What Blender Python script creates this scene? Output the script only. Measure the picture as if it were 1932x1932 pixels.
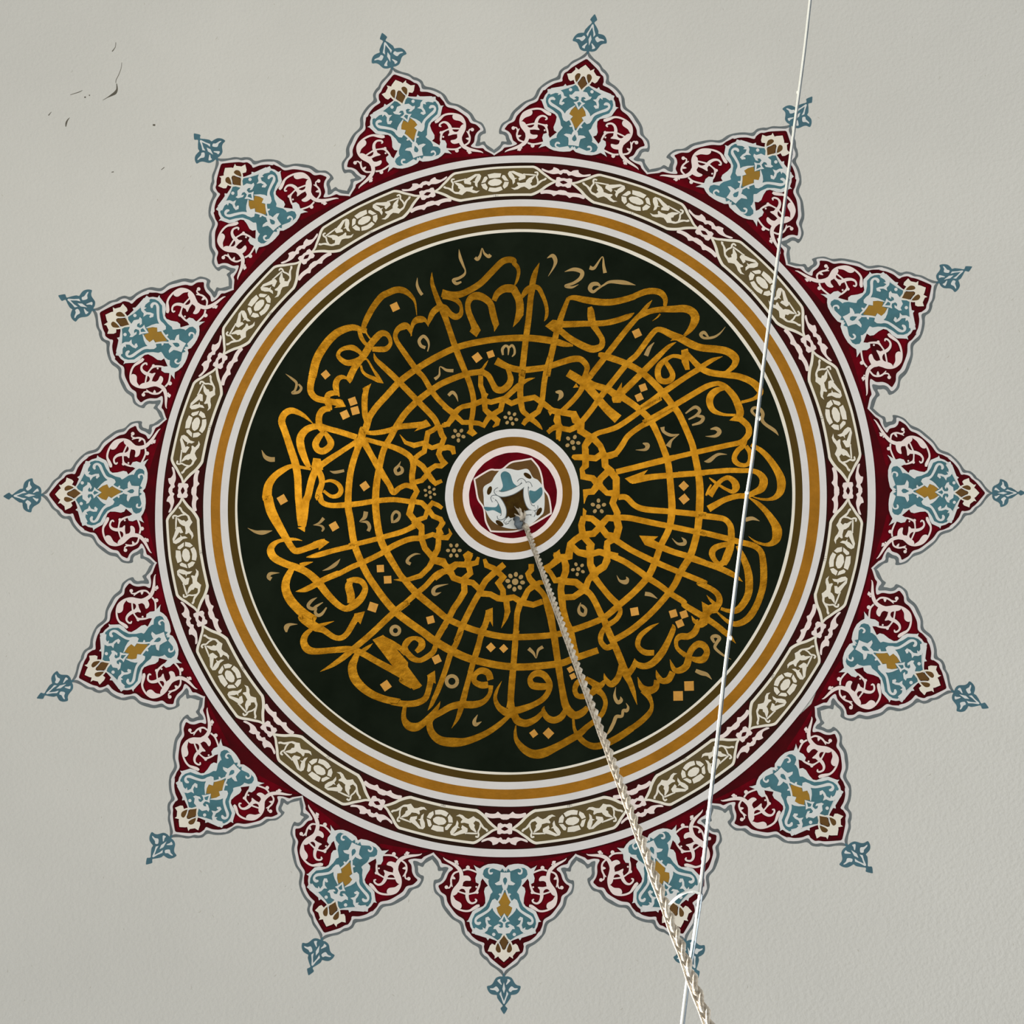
import bpy, math, random
import numpy as np
from mathutils import Vector, Matrix
from mathutils.geometry import tessellate_polygon

for ob in list(bpy.data.objects):
    bpy.data.objects.remove(ob, do_unlink=True)
scene = bpy.context.scene
COL = scene.collection
random.seed(7)

WORLD_E = 0.45; RIGHT_E = 200.0; LAMP_A = 14.0; LAMP_B = 10.0; BEAM_E = 9000.0; SOLID_OFF = -1.0; DEBUG = False
# ---------------------------------------------------------------- camera
F = 3000.0                       # focal length in pixels of the 1932 px frame
H = 6.0                          # height of the dome's crown above the camera
ZEN = (1254.0, 1709.0)           # where the vertical direction falls in the frame
CROWN = (967.0, 935.4)           # where the crown of the dome falls
_d = np.array([ZEN[0] - 966.0, -(ZEN[1] - 966.0), -F]); _d /= np.linalg.norm(_d)
_x = np.array([1.0, 0, 0]) - _d * _d[0]; _x /= np.linalg.norm(_x)
_y = np.cross(_d, _x)
M3 = np.array([_x, _y, _d])      # camera axes -> world axes
CAMZ = 1.6
cam_data = bpy.data.cameras.new('camera')
cam_data.sensor_width = 36.0
cam_data.lens = F * 36.0 / 1932.0
cam_data.clip_start = 0.05
cam = bpy.data.objects.new('camera', cam_data)
COL.objects.link(cam)
mw = Matrix([[*M3[0], 0], [*M3[1], 0], [*M3[2], CAMZ], [0, 0, 0, 1]])
cam.matrix_world = mw
scene.camera = cam

# ---------------------------------------------------------------- light and exposure
scene.view_settings.view_transform = 'Standard'
scene.view_settings.look = 'None'
scene.view_settings.exposure = 0.0
scene.view_settings.gamma = 1.0
scene.view_settings.use_curve_mapping = False
world = bpy.data.worlds.new('hall_daylight')
scene.world = world
world.use_nodes = True
bg = world.node_tree.nodes['Background']
bg.inputs['Color'].default_value = (0.97, 0.99, 1.0, 1)
bg.inputs['Strength'].default_value = WORLD_E

def ray(px, py):
    v = np.stack([np.asarray(px, float) - 966.0, -(np.asarray(py, float) - 966.0),
                  np.full(np.shape(px), -F)], -1)
    return v @ M3.T

R = 1.2 * H
_r = ray(*CROWN)
APEX = _r * H / _r[2]
CEN = APEX - np.array([0, 0, R])

def dome(px, py, off=0.0):
    """point of the dome seen at a frame pixel, 'off' metres proud of the plaster"""
    v = ray(px, py); v = v / np.linalg.norm(v, axis=-1, keepdims=True)
    b = -(v * CEN).sum(-1)
    t = -b + np.sqrt(b * b - ((CEN * CEN).sum() - R * R))
    P = v * t[..., None]
    n = (P - CEN) / R
    P = P - n * off
    P[..., 2] += CAMZ
    return P

def area(name, loc, target, size, energy, color=(1, 1, 1), size_y=None):
    L = bpy.data.lights.new(name, 'AREA'); L.energy = energy; L.size = size; L.color = color
    if size_y: L.shape = 'RECTANGLE'; L.size_y = size_y
    o = bpy.data.objects.new(name, L); COL.objects.link(o)
    o.location = loc
    o.rotation_euler = (Vector(target) - Vector(loc)).to_track_quat('-Z', 'Y').to_euler()
    return o

# added fill from the right evens the ceiling; two added lights give gold sheen
area('right_fill_light', (5.2, 1.2, CAMZ + 1.2), (0.3, -1.2, CAMZ + 6.0), 3.0, RIGHT_E, (0.97, 0.99, 1.0), 2.4)
area('gold_sheen_light', (-1.50, -2.34, CAMZ + 3.0), (-1.51, -1.58, CAMZ + 5.95), 0.50, LAMP_A, (1.0, 0.95, 0.82), 0.34)
area('gold_sheen_light', (-0.40, -2.38, CAMZ + 3.0), (0.3, -1.6, CAMZ + 5.95), 0.70, LAMP_B, (1.0, 0.95, 0.82), 0.34)
# low sun through a window: crosses the cords well below the dome
sun_l = bpy.data.lights.new('window_sunbeam', 'SPOT')
sun_l.energy = BEAM_E; sun_l.spot_size = math.radians(34); sun_l.spot_blend = 0.6
sun_l.shadow_soft_size = 0.25; sun_l.color = (1.0, 0.98, 0.94)
sun_o = bpy.data.objects.new('window_sunbeam', sun_l); COL.objects.link(sun_o)
sun_o.location = (-5.0, 3.4, CAMZ + 1.6)
sun_o.rotation_euler = (Vector((0.3, 0.6, CAMZ + 2.6)) - Vector(sun_o.location)).to_track_quat('-Z', 'Y').to_euler()

# ---------------------------------------------------------------- materials
def lin(c):
    return tuple(((v / 255 / 12.92) if v / 255 <= 0.04045 else ((v / 255 + 0.055) / 1.055) ** 2.4) for v in c)

def mat(name, rgb, rough=0.75, metal=0.0, var=0.10, scale=9.0, bump=0.0, bscale=60.0, rgb2=None, spec=0.05, gain=1.0):
    m = bpy.data.materials.new(name); m.use_nodes = True
    nt = m.node_tree; b = nt.nodes['Principled BSDF']
    c = [min(1, v * gain) for v in lin(rgb)]
    tc = nt.nodes.new('ShaderNodeTexCoord')
    nz = nt.nodes.new('ShaderNodeTexNoise'); nz.inputs['Scale'].default_value = scale
    nz.inputs['Detail'].default_value = 5.0; nz.inputs['Roughness'].default_value = 0.65
    nt.links.new(tc.outputs['Object'], nz.inputs['Vector'])
    cr = nt.nodes.new('ShaderNodeValToRGB')
    c2 = [min(1, v * gain) for v in lin(rgb2)] if rgb2 else [v * (1 + var) for v in c]
    c1 = [v * (1 - var) for v in c] if not rgb2 else c
    cr.color_ramp.elements[0].position = 0.33; cr.color_ramp.elements[0].color = (*c1, 1)
    cr.color_ramp.elements[1].position = 0.67; cr.color_ramp.elements[1].color = (*[min(1, v) for v in c2], 1)
    nt.links.new(nz.outputs['Fac'], cr.inputs['Fac'])
    nt.links.new(cr.outputs['Color'], b.inputs['Base Color'])
    b.inputs['Roughness'].default_value = rough; b.inputs['Metallic'].default_value = metal
    b.inputs['Specular IOR Level'].default_value = spec
    if bump:
        n2 = nt.nodes.new('ShaderNodeTexNoise'); n2.inputs['Scale'].default_value = bscale
        n2.inputs['Detail'].default_value = 4.0
        nt.links.new(tc.outputs['Object'], n2.inputs['Vector'])
        bp = nt.nodes.new('ShaderNodeBump'); bp.inputs['Strength'].default_value = bump
        bp.inputs['Distance'].default_value = 0.01
        nt.links.new(n2.outputs['Fac'], bp.inputs['Height'])
        nt.links.new(bp.outputs['Normal'], b.inputs['Normal'])
    return m

GAIN = 1.30
M = {
 'plaster': mat('white_plaster', (192, 190, 183), 0.9, var=0.022, scale=1.6, bump=0.32, bscale=75, spec=0.1, gain=GAIN),
 'white':   mat('chalk_white_paint', (199, 195, 192), 0.8, var=0.035, scale=14, spec=0.15, gain=GAIN),
 'pinkwhite': mat('pinkish_white_paint', (214, 200, 194), 0.8, var=0.04, scale=20, spec=0.15, gain=GAIN),
 'bluewhite': mat('cool_white_paint', (197, 198, 195), 0.8, var=0.04, scale=20, spec=0.15, gain=GAIN),
 'cream':   mat('cream_paint', (211, 204, 189), 0.8, var=0.04, scale=20, spec=0.15, gain=GAIN),
 'grey':    mat('slate_grey_paint', (96, 102, 103), 0.8, var=0.14, scale=16, spec=0.15, gain=GAIN),
 'maroon':  mat('dark_maroon_paint', (54, 9, 12), 0.7, rgb2=(74, 7, 14), scale=7, spec=0.03, gain=GAIN),
 'bandmaroon': mat('blackish_maroon_paint', (44, 15, 13), 0.7, rgb2=(58, 10, 13), scale=7, spec=0.03, gain=GAIN),
 'black':   mat('brown_black_paint', (37, 22, 15), 0.7, var=0.1, scale=8, spec=0.03, gain=GAIN),
 'crimson': mat('crimson_paint', (74, 3, 11), 0.65, rgb2=(98, 4, 17), scale=14, spec=0.03, gain=GAIN),
 'blue':    mat('teal_blue_paint', (60, 96, 102), 0.8, rgb2=(70, 112, 121), scale=10, spec=0.15, gain=GAIN),
 'finialblue': mat('deep_teal_paint', (60, 88, 98), 0.8, rgb2=(70, 105, 116), scale=12, spec=0.15, gain=GAIN),
 'olive':   mat('olive_brown_paint', (84, 71, 48), 0.75, rgb2=(94, 80, 48), scale=8, spec=0.03, gain=GAIN),
 'oliveband': mat('dark_olive_paint', (66, 52, 19), 0.7, rgb2=(74, 56, 22), scale=6, spec=0.03, gain=GAIN),
 'bronze':  mat('bronze_gold_paint', (106, 70, 14), 0.5, 0.1, rgb2=(118, 78, 18), scale=9, bump=0.1, bscale=90, spec=0.05, gain=GAIN),
 'drop':    mat('ochre_gold_paint', (136, 104, 44), 0.6, 0.1, rgb2=(150, 112, 40), scale=12, gain=GAIN),
 'goldband': mat('gold_leaf_band', (130, 86, 14), 0.42, 0.15, rgb2=(148, 98, 20), scale=10, bump=0.2, bscale=45, spec=0.1, gain=GAIN),
 'gold':    mat('gold_leaf_lettering', (92, 60, 6), 0.30, 0.88, rgb2=(120, 83, 16), scale=22, bump=0.07, bscale=40, gain=GAIN),
 'mark':    mat('tan_gold_paint', (146, 120, 76), 0.6, 0.2, rgb2=(160, 132, 84), scale=20, gain=GAIN),
 'dot':     mat('pale_gold_paint', (150, 108, 48), 0.4, 0.5, rgb2=(170, 124, 58), scale=20, gain=GAIN),
 'disc':    mat('blackish_green_paint', (14, 20, 12), 0.8, rgb2=(22, 28, 19), scale=5, spec=0.03, gain=GAIN),
 'brown':   mat('umber_brown_paint', (92, 66, 36), 0.7, var=0.12, scale=12, spec=0.03, gain=GAIN),
 'eye':     mat('dark_brown_paint', (62, 46, 14), 0.7, rgb2=(46, 28, 10), scale=30, spec=0.03, gain=GAIN),
 'cord':    mat('twisted_cord_fibre', (160, 147, 128), 0.85, rgb2=(208, 200, 186), scale=60, bump=0.5, bscale=400, gain=GAIN),
 'wire':    mat('white_nylon_cord', (212, 212, 204), 0.5, var=0.06, scale=40, gain=GAIN),
 'knot':    mat('grey_tape', (96, 104, 110), 0.6, var=0.2, scale=60, gain=GAIN),
 'crack':   mat('dark_crack', (92, 88, 78), 0.9, var=0.2, scale=40, gain=GAIN),
 'stain':   mat('stained_plaster', (170, 166, 154), 0.9, var=0.05, scale=40, bump=0.3, bscale=60, spec=0.1, gain=GAIN),
}

# ---------------------------------------------------------------- object helpers
def link_mesh(name, verts, faces, m, parent=None, smooth=False):
    me = bpy.data.meshes.new(name)
    me.from_pydata([tuple(v) for v in verts], [], faces)
    me.update()
    if smooth:
        me.polygons.foreach_set('use_smooth', [True] * len(me.polygons))
    o = bpy.data.objects.new(name, me); COL.objects.link(o)
    me.materials.append(m)
    if parent is not None: o.parent = parent
    return o

def empty(name, loc, parent=None):
    o = bpy.data.objects.new(name, None); COL.objects.link(o)
    o.empty_display_size = 0.1
    o.location = loc
    return o

def tag(o, label=None, cat=None, group=None, kind=None):
    for k, v in (('label', label), ('category', cat), ('group', group), ('kind', kind)):
        if v: o[k] = v
    return o

LAYER = 0.0004                      # one coat of paint

class Paint:
    """flat painted shapes collected as 2-d pieces in frame pixels of the dome, then laid on the dome"""
    def __init__(self): self.v = []; self.f = []; self.h = []
    def add(self, pts, faces, h):
        n = len(self.v); self.v += [tuple(p) for p in pts]; self.h += [h] * len(pts)
        self.f += [tuple(i + n for i in f) for f in faces]
    def build(self, name, m, parent, base=None):
        if not self.v: return None
        a = np.array(self.v); P = dome(a[:, 0], a[:, 1], np.array(self.h)[:, None] * LAYER)
        if parent is not None and parent.type == 'EMPTY': P = P - np.array(parent.location)
        elif parent is not None and parent.parent is not None:
            P = P - np.array(parent.parent.location)
        return link_mesh(name, P, self.f, m, parent)

def refine(pts, tris, maxlen=26.0):
    pts = [tuple(p) for p in pts]
    for _ in range(7):
        cache = {}; out = []; again = False
        def mid(a, b):
            k = (min(a, b), max(a, b))
            if k not in cache:
                pa, pb = pts[a], pts[b]
                if math.hypot(pa[0] - pb[0], pa[1] - pb[1]) <= maxlen: cache[k] = None
                else:
                    pts.append(((pa[0] + pb[0]) / 2, (pa[1] + pb[1]) / 2)); cache[k] = len(pts) - 1
            return cache[k]
        for (a, b, c) in tris:
            x, y, z = mid(a, b), mid(b, c), mid(c, a)
            k = sum(q is not None for q in (x, y, z))
            if k == 0: out.append((a, b, c)); continue
            again = True
            if k == 3: out += [(a, x, z), (x, b, y), (z, y, c), (x, y, z)]
            elif k == 1:
                if x is not None: out += [(a, x, c), (x, b, c)]
                elif y is not None: out += [(a, b, y), (a, y, c)]
                else: out += [(a, b, z), (z, b, c)]
            else:
                if x is None: out += [(a, b, y), (a, y, z), (z, y, c)]
                elif y is None: out += [(a, x, z), (x, b, c), (x, c, z)]
                else: out += [(x, b, y), (a, x, y), (a, y, c)]
        tris = out
        if not again: break
    return pts, tris

def spline(pts, closed=False, step=2.6, ten=0.5):
    """Catmull-Rom through points of any dimension (x, y, width...)"""
    p = np.array(pts, float); n = len(p); out = []
    segs = n if closed else n - 1
    for i in range(segs):
        a = p[(i - 1) % n] if (closed or i > 0) else p[i]
        b = p[i % n]; c = p[(i + 1) % n]
        d = p[(i + 2) % n] if (closed or i + 2 < n) else c
        L = np.hypot(*(c - b)[:2]); k = max(1, int(math.ceil(L / step)))
        for j in range(k):
            t = j / k; t2 = t * t; t3 = t2 * t
            out.append(0.5 * (2 * b + (c - a) * t + (2 * a - 5 * b + 4 * c - d) * t2 + (3 * b - a - 3 * c + d) * t3))
    if not closed: out.append(p[-1])
    return np.array(out)

def _area(a, b, c): return ((b[0] - a[0]) * (c[1] - a[1]) - (b[1] - a[1]) * (c[0] - a[0])) / 2
def earclip(p):
    n = len(p); idx = list(range(n)); out = []
    if sum(p[i][0] * p[(i + 1) % n][1] - p[(i + 1) % n][0] * p[i][1] for i in range(n)) < 0: idx.reverse()
    A = np.array(p, float)
    while len(idx) > 3:
        best = None; m = len(idx); I = np.array(idx); Q = A[I]
        for k in range(m):
            a, b, c = Q[k - 1], Q[k], Q[(k + 1) % m]
            ar = _area(a, b, c)
            if ar <= 1e-9:
                if abs(ar) <= 1e-9: best = k; break
                continue
            d1 = (b[0] - a[0]) * (Q[:, 1] - a[1]) - (b[1] - a[1]) * (Q[:, 0] - a[0])
            d2 = (c[0] - b[0]) * (Q[:, 1] - b[1]) - (c[1] - b[1]) * (Q[:, 0] - b[0])
            d3 = (a[0] - c[0]) * (Q[:, 1] - c[1]) - (a[1] - c[1]) * (Q[:, 0] - c[0])
            ins = (d1 > 1e-9) & (d2 > 1e-9) & (d3 > 1e-9)
            if not ins.any(): best = k; break
        if best is None: best = 0
        out.append((idx[best - 1], idx[best], idx[(best + 1) % m])); idx.pop(best)
    out.append(tuple(idx))
    return out
def triangulate(pts):
    """triangles of a simple outline, checked by area"""
    n = len(pts)
    want = abs(sum(pts[i][0] * pts[(i + 1) % n][1] - pts[(i + 1) % n][0] * pts[i][1] for i in range(n))) / 2
    tris = [tuple(t) for t in tessellate_polygon([[Vector((x, y, 0)) for x, y in pts]])]
    got = sum(abs(_area(pts[a], pts[b], pts[c])) for a, b, c in tris)
    if abs(got - want) > 0.004 * want:
        tris = earclip(pts)
    return tris

def fill(paint, pts, h, maxlen=26.0):
    pts = [tuple(p[:2]) for p in pts]
    q, t = refine(pts, triangulate(pts), maxlen)
    paint.add(q, t, h)

def ribbon(paint, pts, h, cap=True):
    """pts rows of x, y, width"""
    s = np.asarray(pts, float)
    d = np.gradient(s[:, :2], axis=0); L = np.maximum(np.hypot(d[:, 0], d[:, 1]), 1e-6)
    nrm = np.stack([-d[:, 1] / L, d[:, 0] / L], 1)
    w = np.maximum(s[:, 2:3], 0.3) / 2
    a = s[:, :2] + nrm * w; b = s[:, :2] - nrm * w
    n = len(s)
    paint.add(np.vstack([a, b]), [(i, i + 1, n + i + 1, n + i) for i in range(n - 1)], h)

def polyribbon(paint, pts, h):
    """straight-sided band with mitred corners"""
    p = np.asarray(pts, float); n = len(p)
    d = p[1:, :2] - p[:-1, :2]; d /= np.maximum(np.hypot(d[:, 0], d[:, 1])[:, None], 1e-9)
    nr = np.stack([-d[:, 1], d[:, 0]], 1); A = []; B = []
    for i in range(n):
        if i == 0: m = nr[0]
        elif i == n - 1: m = nr[-1]
        else:
            m = nr[i - 1] + nr[i]; L2 = (m * m).sum()
            m = m * 2 / L2 if L2 > 1.1 else m / math.sqrt(max(L2, 1e-6)) * 1.5
        A.append(p[i, :2] + m * p[i, 2] / 2); B.append(p[i, :2] - m * p[i, 2] / 2)
    paint.add(A + B, [(i, i + 1, n + i + 1, n + i) for i in range(n - 1)], h)

def blob(paint, x, y, rx, ry=None, h=0, ang=0.0, n=14):
    ry = ry or rx; ca, sa = math.cos(ang), math.sin(ang)
    fill(paint, [(x + rx * math.cos(t) * ca - ry * math.sin(t) * sa, y + rx * math.cos(t) * sa + ry * math.sin(t) * ca)
                 for t in [2 * math.pi * i / n for i in range(n)]], h)

def PP(s):
    """'x,y x,y,w ...' -> list of rows"""
    return [tuple(float(v) for v in t.split(',')) for t in s.split()]
# ---------------------------------------------------------------- setting: the dome
def build_dome():
    v = []; f = []; nr, na = 120, 256; amax = math.radians(33.0)
    c = CEN + np.array([0, 0, CAMZ])
    v.append(tuple(c + np.array([0, 0, R])))
    for i in range(1, nr + 1):
        a = amax * i / nr
        for j in range(na):
            t = 2 * math.pi * j / na
            v.append(tuple(c + R * np.array([math.sin(a) * math.cos(t), math.sin(a) * math.sin(t), math.cos(a)])))
    for j in range(na): f.append((0, 1 + (j + 1) % na, 1 + j))
    for i in range(nr - 1):
        for j in range(na):
            a = 1 + i * na + j; b = 1 + i * na + (j + 1) % na
            f.append((a, b, b + na, a + na))
    o = link_mesh('ceiling', v, f, M['plaster'], None, True)
    sol = o.modifiers.new('thickness', 'SOLIDIFY'); sol.thickness = 0.12; sol.offset = SOLID_OFF
    tag(o, 'off-white plastered dome ceiling behind the painted medallion', None, None, 'structure')
    return o
ceiling = build_dome()

apex_world = Vector(dome(np.array(CROWN[0]), np.array(CROWN[1])))
med = empty('ceiling_medallion', apex_world)
tag(med, 'round painted ceiling medallion with gold lettering on black and fifteen red and blue points', 'medallion')

# ---------------------------------------------------------------- petals
def fromA(s): return [(p[0] / 12.075 + 940 - 951.6, p[1] / 12.075 + 1600) + ((p[2] / 12.075,) if len(p) > 2 else ()) for p in PP(s)]
def fromB(s): return [(p[0] / 13.8 + 880 - 951.4, p[1] / 13.8 + 1720) + ((p[2] / 13.8,) if len(p) > 2 else ()) for p in PP(s)]
def fromC(s): return [(p[0] / 16.1 + 890 - 951.2, p[1] / 16.1 + 1820) + ((p[2] / 16.1,) if len(p) > 2 else ()) for p in PP(s)]

GREY = fromB('985,1690 1010,1690 1060,1615 1180,1500 1330,1400 1430,1275 1500,1230 1600,1110 1635,950 1800,850 1932,740') + \
       fromA('1040,2010 1085,1932 1140,1745 1310,1640 1450,1490 1540,1350 1590,1170 1700,1070 1735,950 1740,850 1720,765 1650,745 1590,690 1568,610 1545,525 1645,540 1665,450 1720,370 1795,265 1810,100')
WHITE = fromB('985,1625 1030,1530 1200,1410 1330,1310 1400,1200 1500,1130 1550,1030 1555,880 1720,810 1850,720 1932,640') + \
       fromA('985,2000 1015,1932 1080,1700 1260,1600 1380,1450 1470,1330 1510,1150 1590,1090 1670,1000 1690,860 1590,800 1530,720 1490,600 1420,450 1500,425 1595,445 1660,300 1780,165 1800,60')
RED = fromB('985,1475 1010,1470 1170,1340 1320,1210 1400,1110 1470,1050 1500,900 1490,820 1650,760 1800,650 1860,570 1932,500') + \
       fromA('945,1932 1010,1780 1045,1640 1200,1540 1330,1390 1420,1250 1455,1110 1560,1040 1610,950 1625,890 1540,820 1470,720 1430,600 1400,540 1320,450 1430,375 1570,345 1600,280 1760,115 1775,20')
# the brighter crimson areas of the red field, right half
CRIM = [fromA('640,250 1000,190 1500,120 1650,110 1540,190 1380,240 1280,230 1180,330 1080,420 1020,340 900,420 840,330 700,330'),
        fromA('600,960 650,900 720,1010 800,1020 930,1060 930,1180 860,1210 760,1120 730,1230 640,1290 590,1180'),
        fromA('1060,1080 1180,1020 1280,1120 1180,1220 1080,1300 1080,1370 960,1380 800,1270 930,1270 1020,1190'),
        fromA('830,520 1060,490 1050,590 930,600 900,720 780,760 830,650'),
        fromA('920,1470 1180,1450 1060,1560 990,1640 940,1600')]
CRIM_TIP = fromB('985,1400 1130,1290 1090,1270 985,1350')
VASE = fromA('140,372 200,310 330,280 420,275 540,290 640,340 720,405 800,370 860,330 800,460 785,540 815,640 800,740 725,780 700,740 655,640 525,812 590,860 610,950 580,1100 575,1230 620,1300 690,1335 760,1360 860,1440 910,1560 950,1650 985,1680 920,1690 895,1800 850,1880') + \
       fromB('1800,490 1815,570 1740,585 1580,640 1440,680 1400,745 1360,690 1280,690 1170,755 1120,800 985,700')
PANEL = fromA('145,430 165,470 250,455 400,400 500,375 580,385 630,440 650,540 610,610 510,660 520,700 500,800 430,920 415,960 460,1010 490,1140 560,1300 680,1410 800,1490 855,1620 865,1720 835,1825') + \
       fromB('1735,440 1600,475 1545,470 1480,555 1400,590 1290,640 1150,735 1090,690 1030,570 985,590')
VINES = [fromA(s) for s in (
 '1545,205,8 1520,240,28 1450,280,45 1330,335,65 1230,400,80 1150,500,85 1125,620,90 1130,740,100 1180,850,115 1260,960,105 1315,1060,60 1330,1180,42 1290,1310,48 1190,1395,42 1050,1435,45 930,1425,48 830,1360,70 750,1305,75 700,1290,50',
 '990,880,110 985,1000,85 985,1100,75 950,1200,60 880,1245,45 800,1215,42 775,1165,42 810,1140,26',
 '1000,1035,38 1100,1010,36 1190,985,34',
 '700,690,20 715,790,40 755,910,50 790,975,56 860,1005,34 950,1030,36',
 '780,500,40 900,455,40 1000,440,40 1100,475,40',
 '1180,500,36 1290,560,42 1345,680,42 1350,790,40 1320,890,20',
 '1345,800,40 1365,880,34 1400,925,30 1450,910,30',
 '1290,250,20 1250,330,60')]
VINE_FILL = [fromA(s) for s in (
 '1300,1100 1240,1190 1130,1250 1100,1320 1130,1390 1240,1350 1320,1250 1342,1150',
 '1090,600 980,595 925,640 920,710 1020,715 1080,760 1100,850 1180,800 1150,620',
 '1110,850 1010,862 895,855 955,950 960,1000 1015,1000 1050,930 1110,915 1155,950 1190,1000 1230,1060 1300,1090 1290,950 1200,850',
 '1255,695 1295,635 1330,640 1330,700')]
VINE_BLOB = [(1250, 285, 40), (990, 395, 45), (785, 850, 22), (765, 980, 34), (1450, 910, 42), (1215, 330, 20)]
EYES = [fromA('1020,990 1050,935 1110,915 1155,950 1125,980 1060,985')]
WLINES = [fromA(s) for s in (
 '440,385,20 500,405,36 517,460,38 495,515,46 450,510,46 428,488,16',
 '120,880,40 165,900,36 200,1000,42 255,1120,40 300,1195,36',
 '440,1310,70 500,1400,56 620,1490,62 740,1570,68 785,1645,52 765,1705,62 710,1715,70 668,1680,36')] + [fromB(s) for s in (
 '1720,555,90 1560,600,78 1420,640,55 1290,690,40 1160,755,30 1080,880,30 1030,1010,36',
 '1005,580,40 1050,680,38 1130,755,34 1190,850,30 1205,960,24')]
WFILL = [fromA(s) for s in (
 '145,490 250,480 255,600 270,690 375,755 330,795 240,790 215,775 190,870 155,905 145,905',
 '290,1180 360,1115 420,1150 460,1240 480,1330 415,1330 390,1400 330,1480 220,1580 215,1560 290,1440 320,1330 235,1275',
 '255,985 285,1010 235,1060 215,1000')] + [fromB(s) for s in (
 '985,10 1060,150 1130,230 1060,250 1015,290 1020,390 1075,410 1130,370 1070,330 1130,300 1240,370 1265,440 1200,440 1130,550 1040,560 985,600',
 '1340,180 1400,110 1470,140 1470,240 1440,340 1470,440 1540,400 1530,460 1600,470 1720,410 1745,470 1800,520 1700,580 1500,560 1420,490 1380,390 1300,360 1390,300 1420,205 1370,215',
 '985,1000 1040,960 1150,800 1210,870 1290,830 1340,880 1400,1035 1300,1050 1215,1160 1225,1230 1130,1165 1100,1210 985,1315')]
WBLOB = [(1250, 585, 45)]
SLITS = [fromA('145,600 185,640 185,700 145,800'), fromB('985,95 1040,220 985,255'), fromA('165,470 205,390 255,458')]
GOLD = fromA('145,950 190,1040 270,1190 230,1270 320,1330 290,1430 220,1540 180,1500 145,1455')
OLIVE_D = fromB('985,610 1095,760 1060,870 985,1000')
OLIVE_E = fromB('1140,820 1190,930 1190,1000 1140,1065 1070,1050 1075,950')
FIN = fromC('985,250 1008,280 1022,360 1100,358 1220,410 1320,580 1400,640 1485,665 1460,790 1380,890 1270,922 1195,930 1185,1010 1100,1140 1020,1250 1085,1320 1070,1380 1000,1490 985,1500')
FINW = [fromC(s) for s in ('1210,665 1300,720 1400,732 1370,770 1240,790 1190,840 1125,780',
        '1095,440 1180,490 1060,620 1048,600 1092,500', '985,540 1030,740 985,870',
        '1070,815 1120,890 1060,1020 1010,1180 985,1200 985,1110 1050,940')]

def mir(p): return [(-q[0],) + tuple(q[1:]) for q in p]
def both(half):
    """closed symmetric outline from its right half; points within half a pixel of the axis lie on it"""
    r = [(0.0 if abs(q[0]) < 0.6 else q[0],) + tuple(q[1:]) for q in half]
    return r + [q for q in mir(r)[::-1] if q[0] != 0.0]

LM = [(0, 1913.2), (0, 1836.0), (-46.3, 1788.0), (46.3, 1788.0), (-82.6, 1744.5), (82.6, 1744.5), (-124.3, 1645.0), (124.3, 1645.0), (-134.2, 1609.3), (134.2, 1609.3)]
# crop origin, crop scale, then tip, apex, notches, thorns and valleys, clockwise side first
PET = [
 (800,1500,4.472, '675,1848 675,1502 462,1300 885,1281 300,1075 1045,1090 125,645 1230,650 80,485 1283,490'),
 (520,1510,5.3667,'335,1770 478,1385 330,1050 810,1240 245,735 1090,1075 258,155 1490,680 271,-47 1597,525'),
 (250,1300,5.3667,'140,1770 400,1495 395,1110 755,1460 425,775 1065,1405 640,240 1567,1175 738,68 1720,1080'),
 (60,1020,5.3667,'55,1595 420,1415 595,1075 750,1520 735,790 1035,1605 1110,365 1560,1602 1265,235 1750,1575'),
 (0,760,5.3667,'40,945 435,940 720,660 700,1175 985,465 935,1375 1510,235 1415,1555 1690,160 1590,1630'),
 (100,520,5.3667,'58,205 420,345 790,220 545,690 1095,135 665,960 1650,110 1015,1330 1838,150 1150,1455'),
 (350,240,5.6824,'95,75 345,340 750,375 300,725 1080,410 285,1055 1600,635 450,1560 1765,745 512,1752'),
 (640,40,6.0375,'490,140 605,540 975,745 395,900 1265,935 235,1225 1647,1350 130,1790 1762,1535 124,1998'),
 (800,0,3.864,'1245,108 1190,385 1355,605 970,560 1465,775 800,715 1607,1163 570,1030 1635,1283 508,1135'),
 (1200,170,5.3667,'1780,70 1560,370 1605,720 1180,430 1645,1035 850,525 1580,1590 270,740 1510,1770 119,865'),
 (1490,450,5.3667,'1845,290 1480,445 1370,790 1115,350 1250,1080 800,285 910,1600 150,255 785,1720 -46,267'),
 (1600,740,5.819,'1945,1105 1555,1105 1290,1347 1277,857 1028,1578 1010,635 420,1858 400,257 248,1952 207,180'),
 (1530,1040,5.3667,'1800,1590 1415,1400 1085,1525 1280,1070 790,1610 1135,790 225,1600 775,305 38,1571 605,190'),
 (1320,1310,5.3667,'1750,1810 1475,1510 1080,1495 1510,1150 770,1445 1475,825 265,1200 1262,300 105,1100 1165,120'),
 (1060,1510,5.3667,'1385,1800 1228,1395 930,1245 1395,1058 650,1095 1490,780 265,690 1515,210 140,545 1500,27'),
]
def basis(u, v):
    u = np.asarray(u, float) / 134.0; v = (np.asarray(v, float) - 1760.0) / 150.0
    return np.stack([np.ones_like(u), u, v, u * v, u * u, v * v], -1)
FITS = []
for ox, oy, s, pts in PET:
    tgt = np.array([(p[0] / s + ox, p[1] / s + oy) for p in PP(pts)])
    Bm = basis([p[0] for p in LM], [p[1] for p in LM])
    reg = np.diag([0, 0, 0, .12, .12, .12])
    c = np.linalg.lstsq(np.vstack([Bm, reg]), np.vstack([tgt, np.zeros((6, 2))]), rcond=None)[0]
    FITS.append(c)
    if DEBUG: print('petal', np.abs(Bm @ c - tgt).max(1).round(1))

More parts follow.
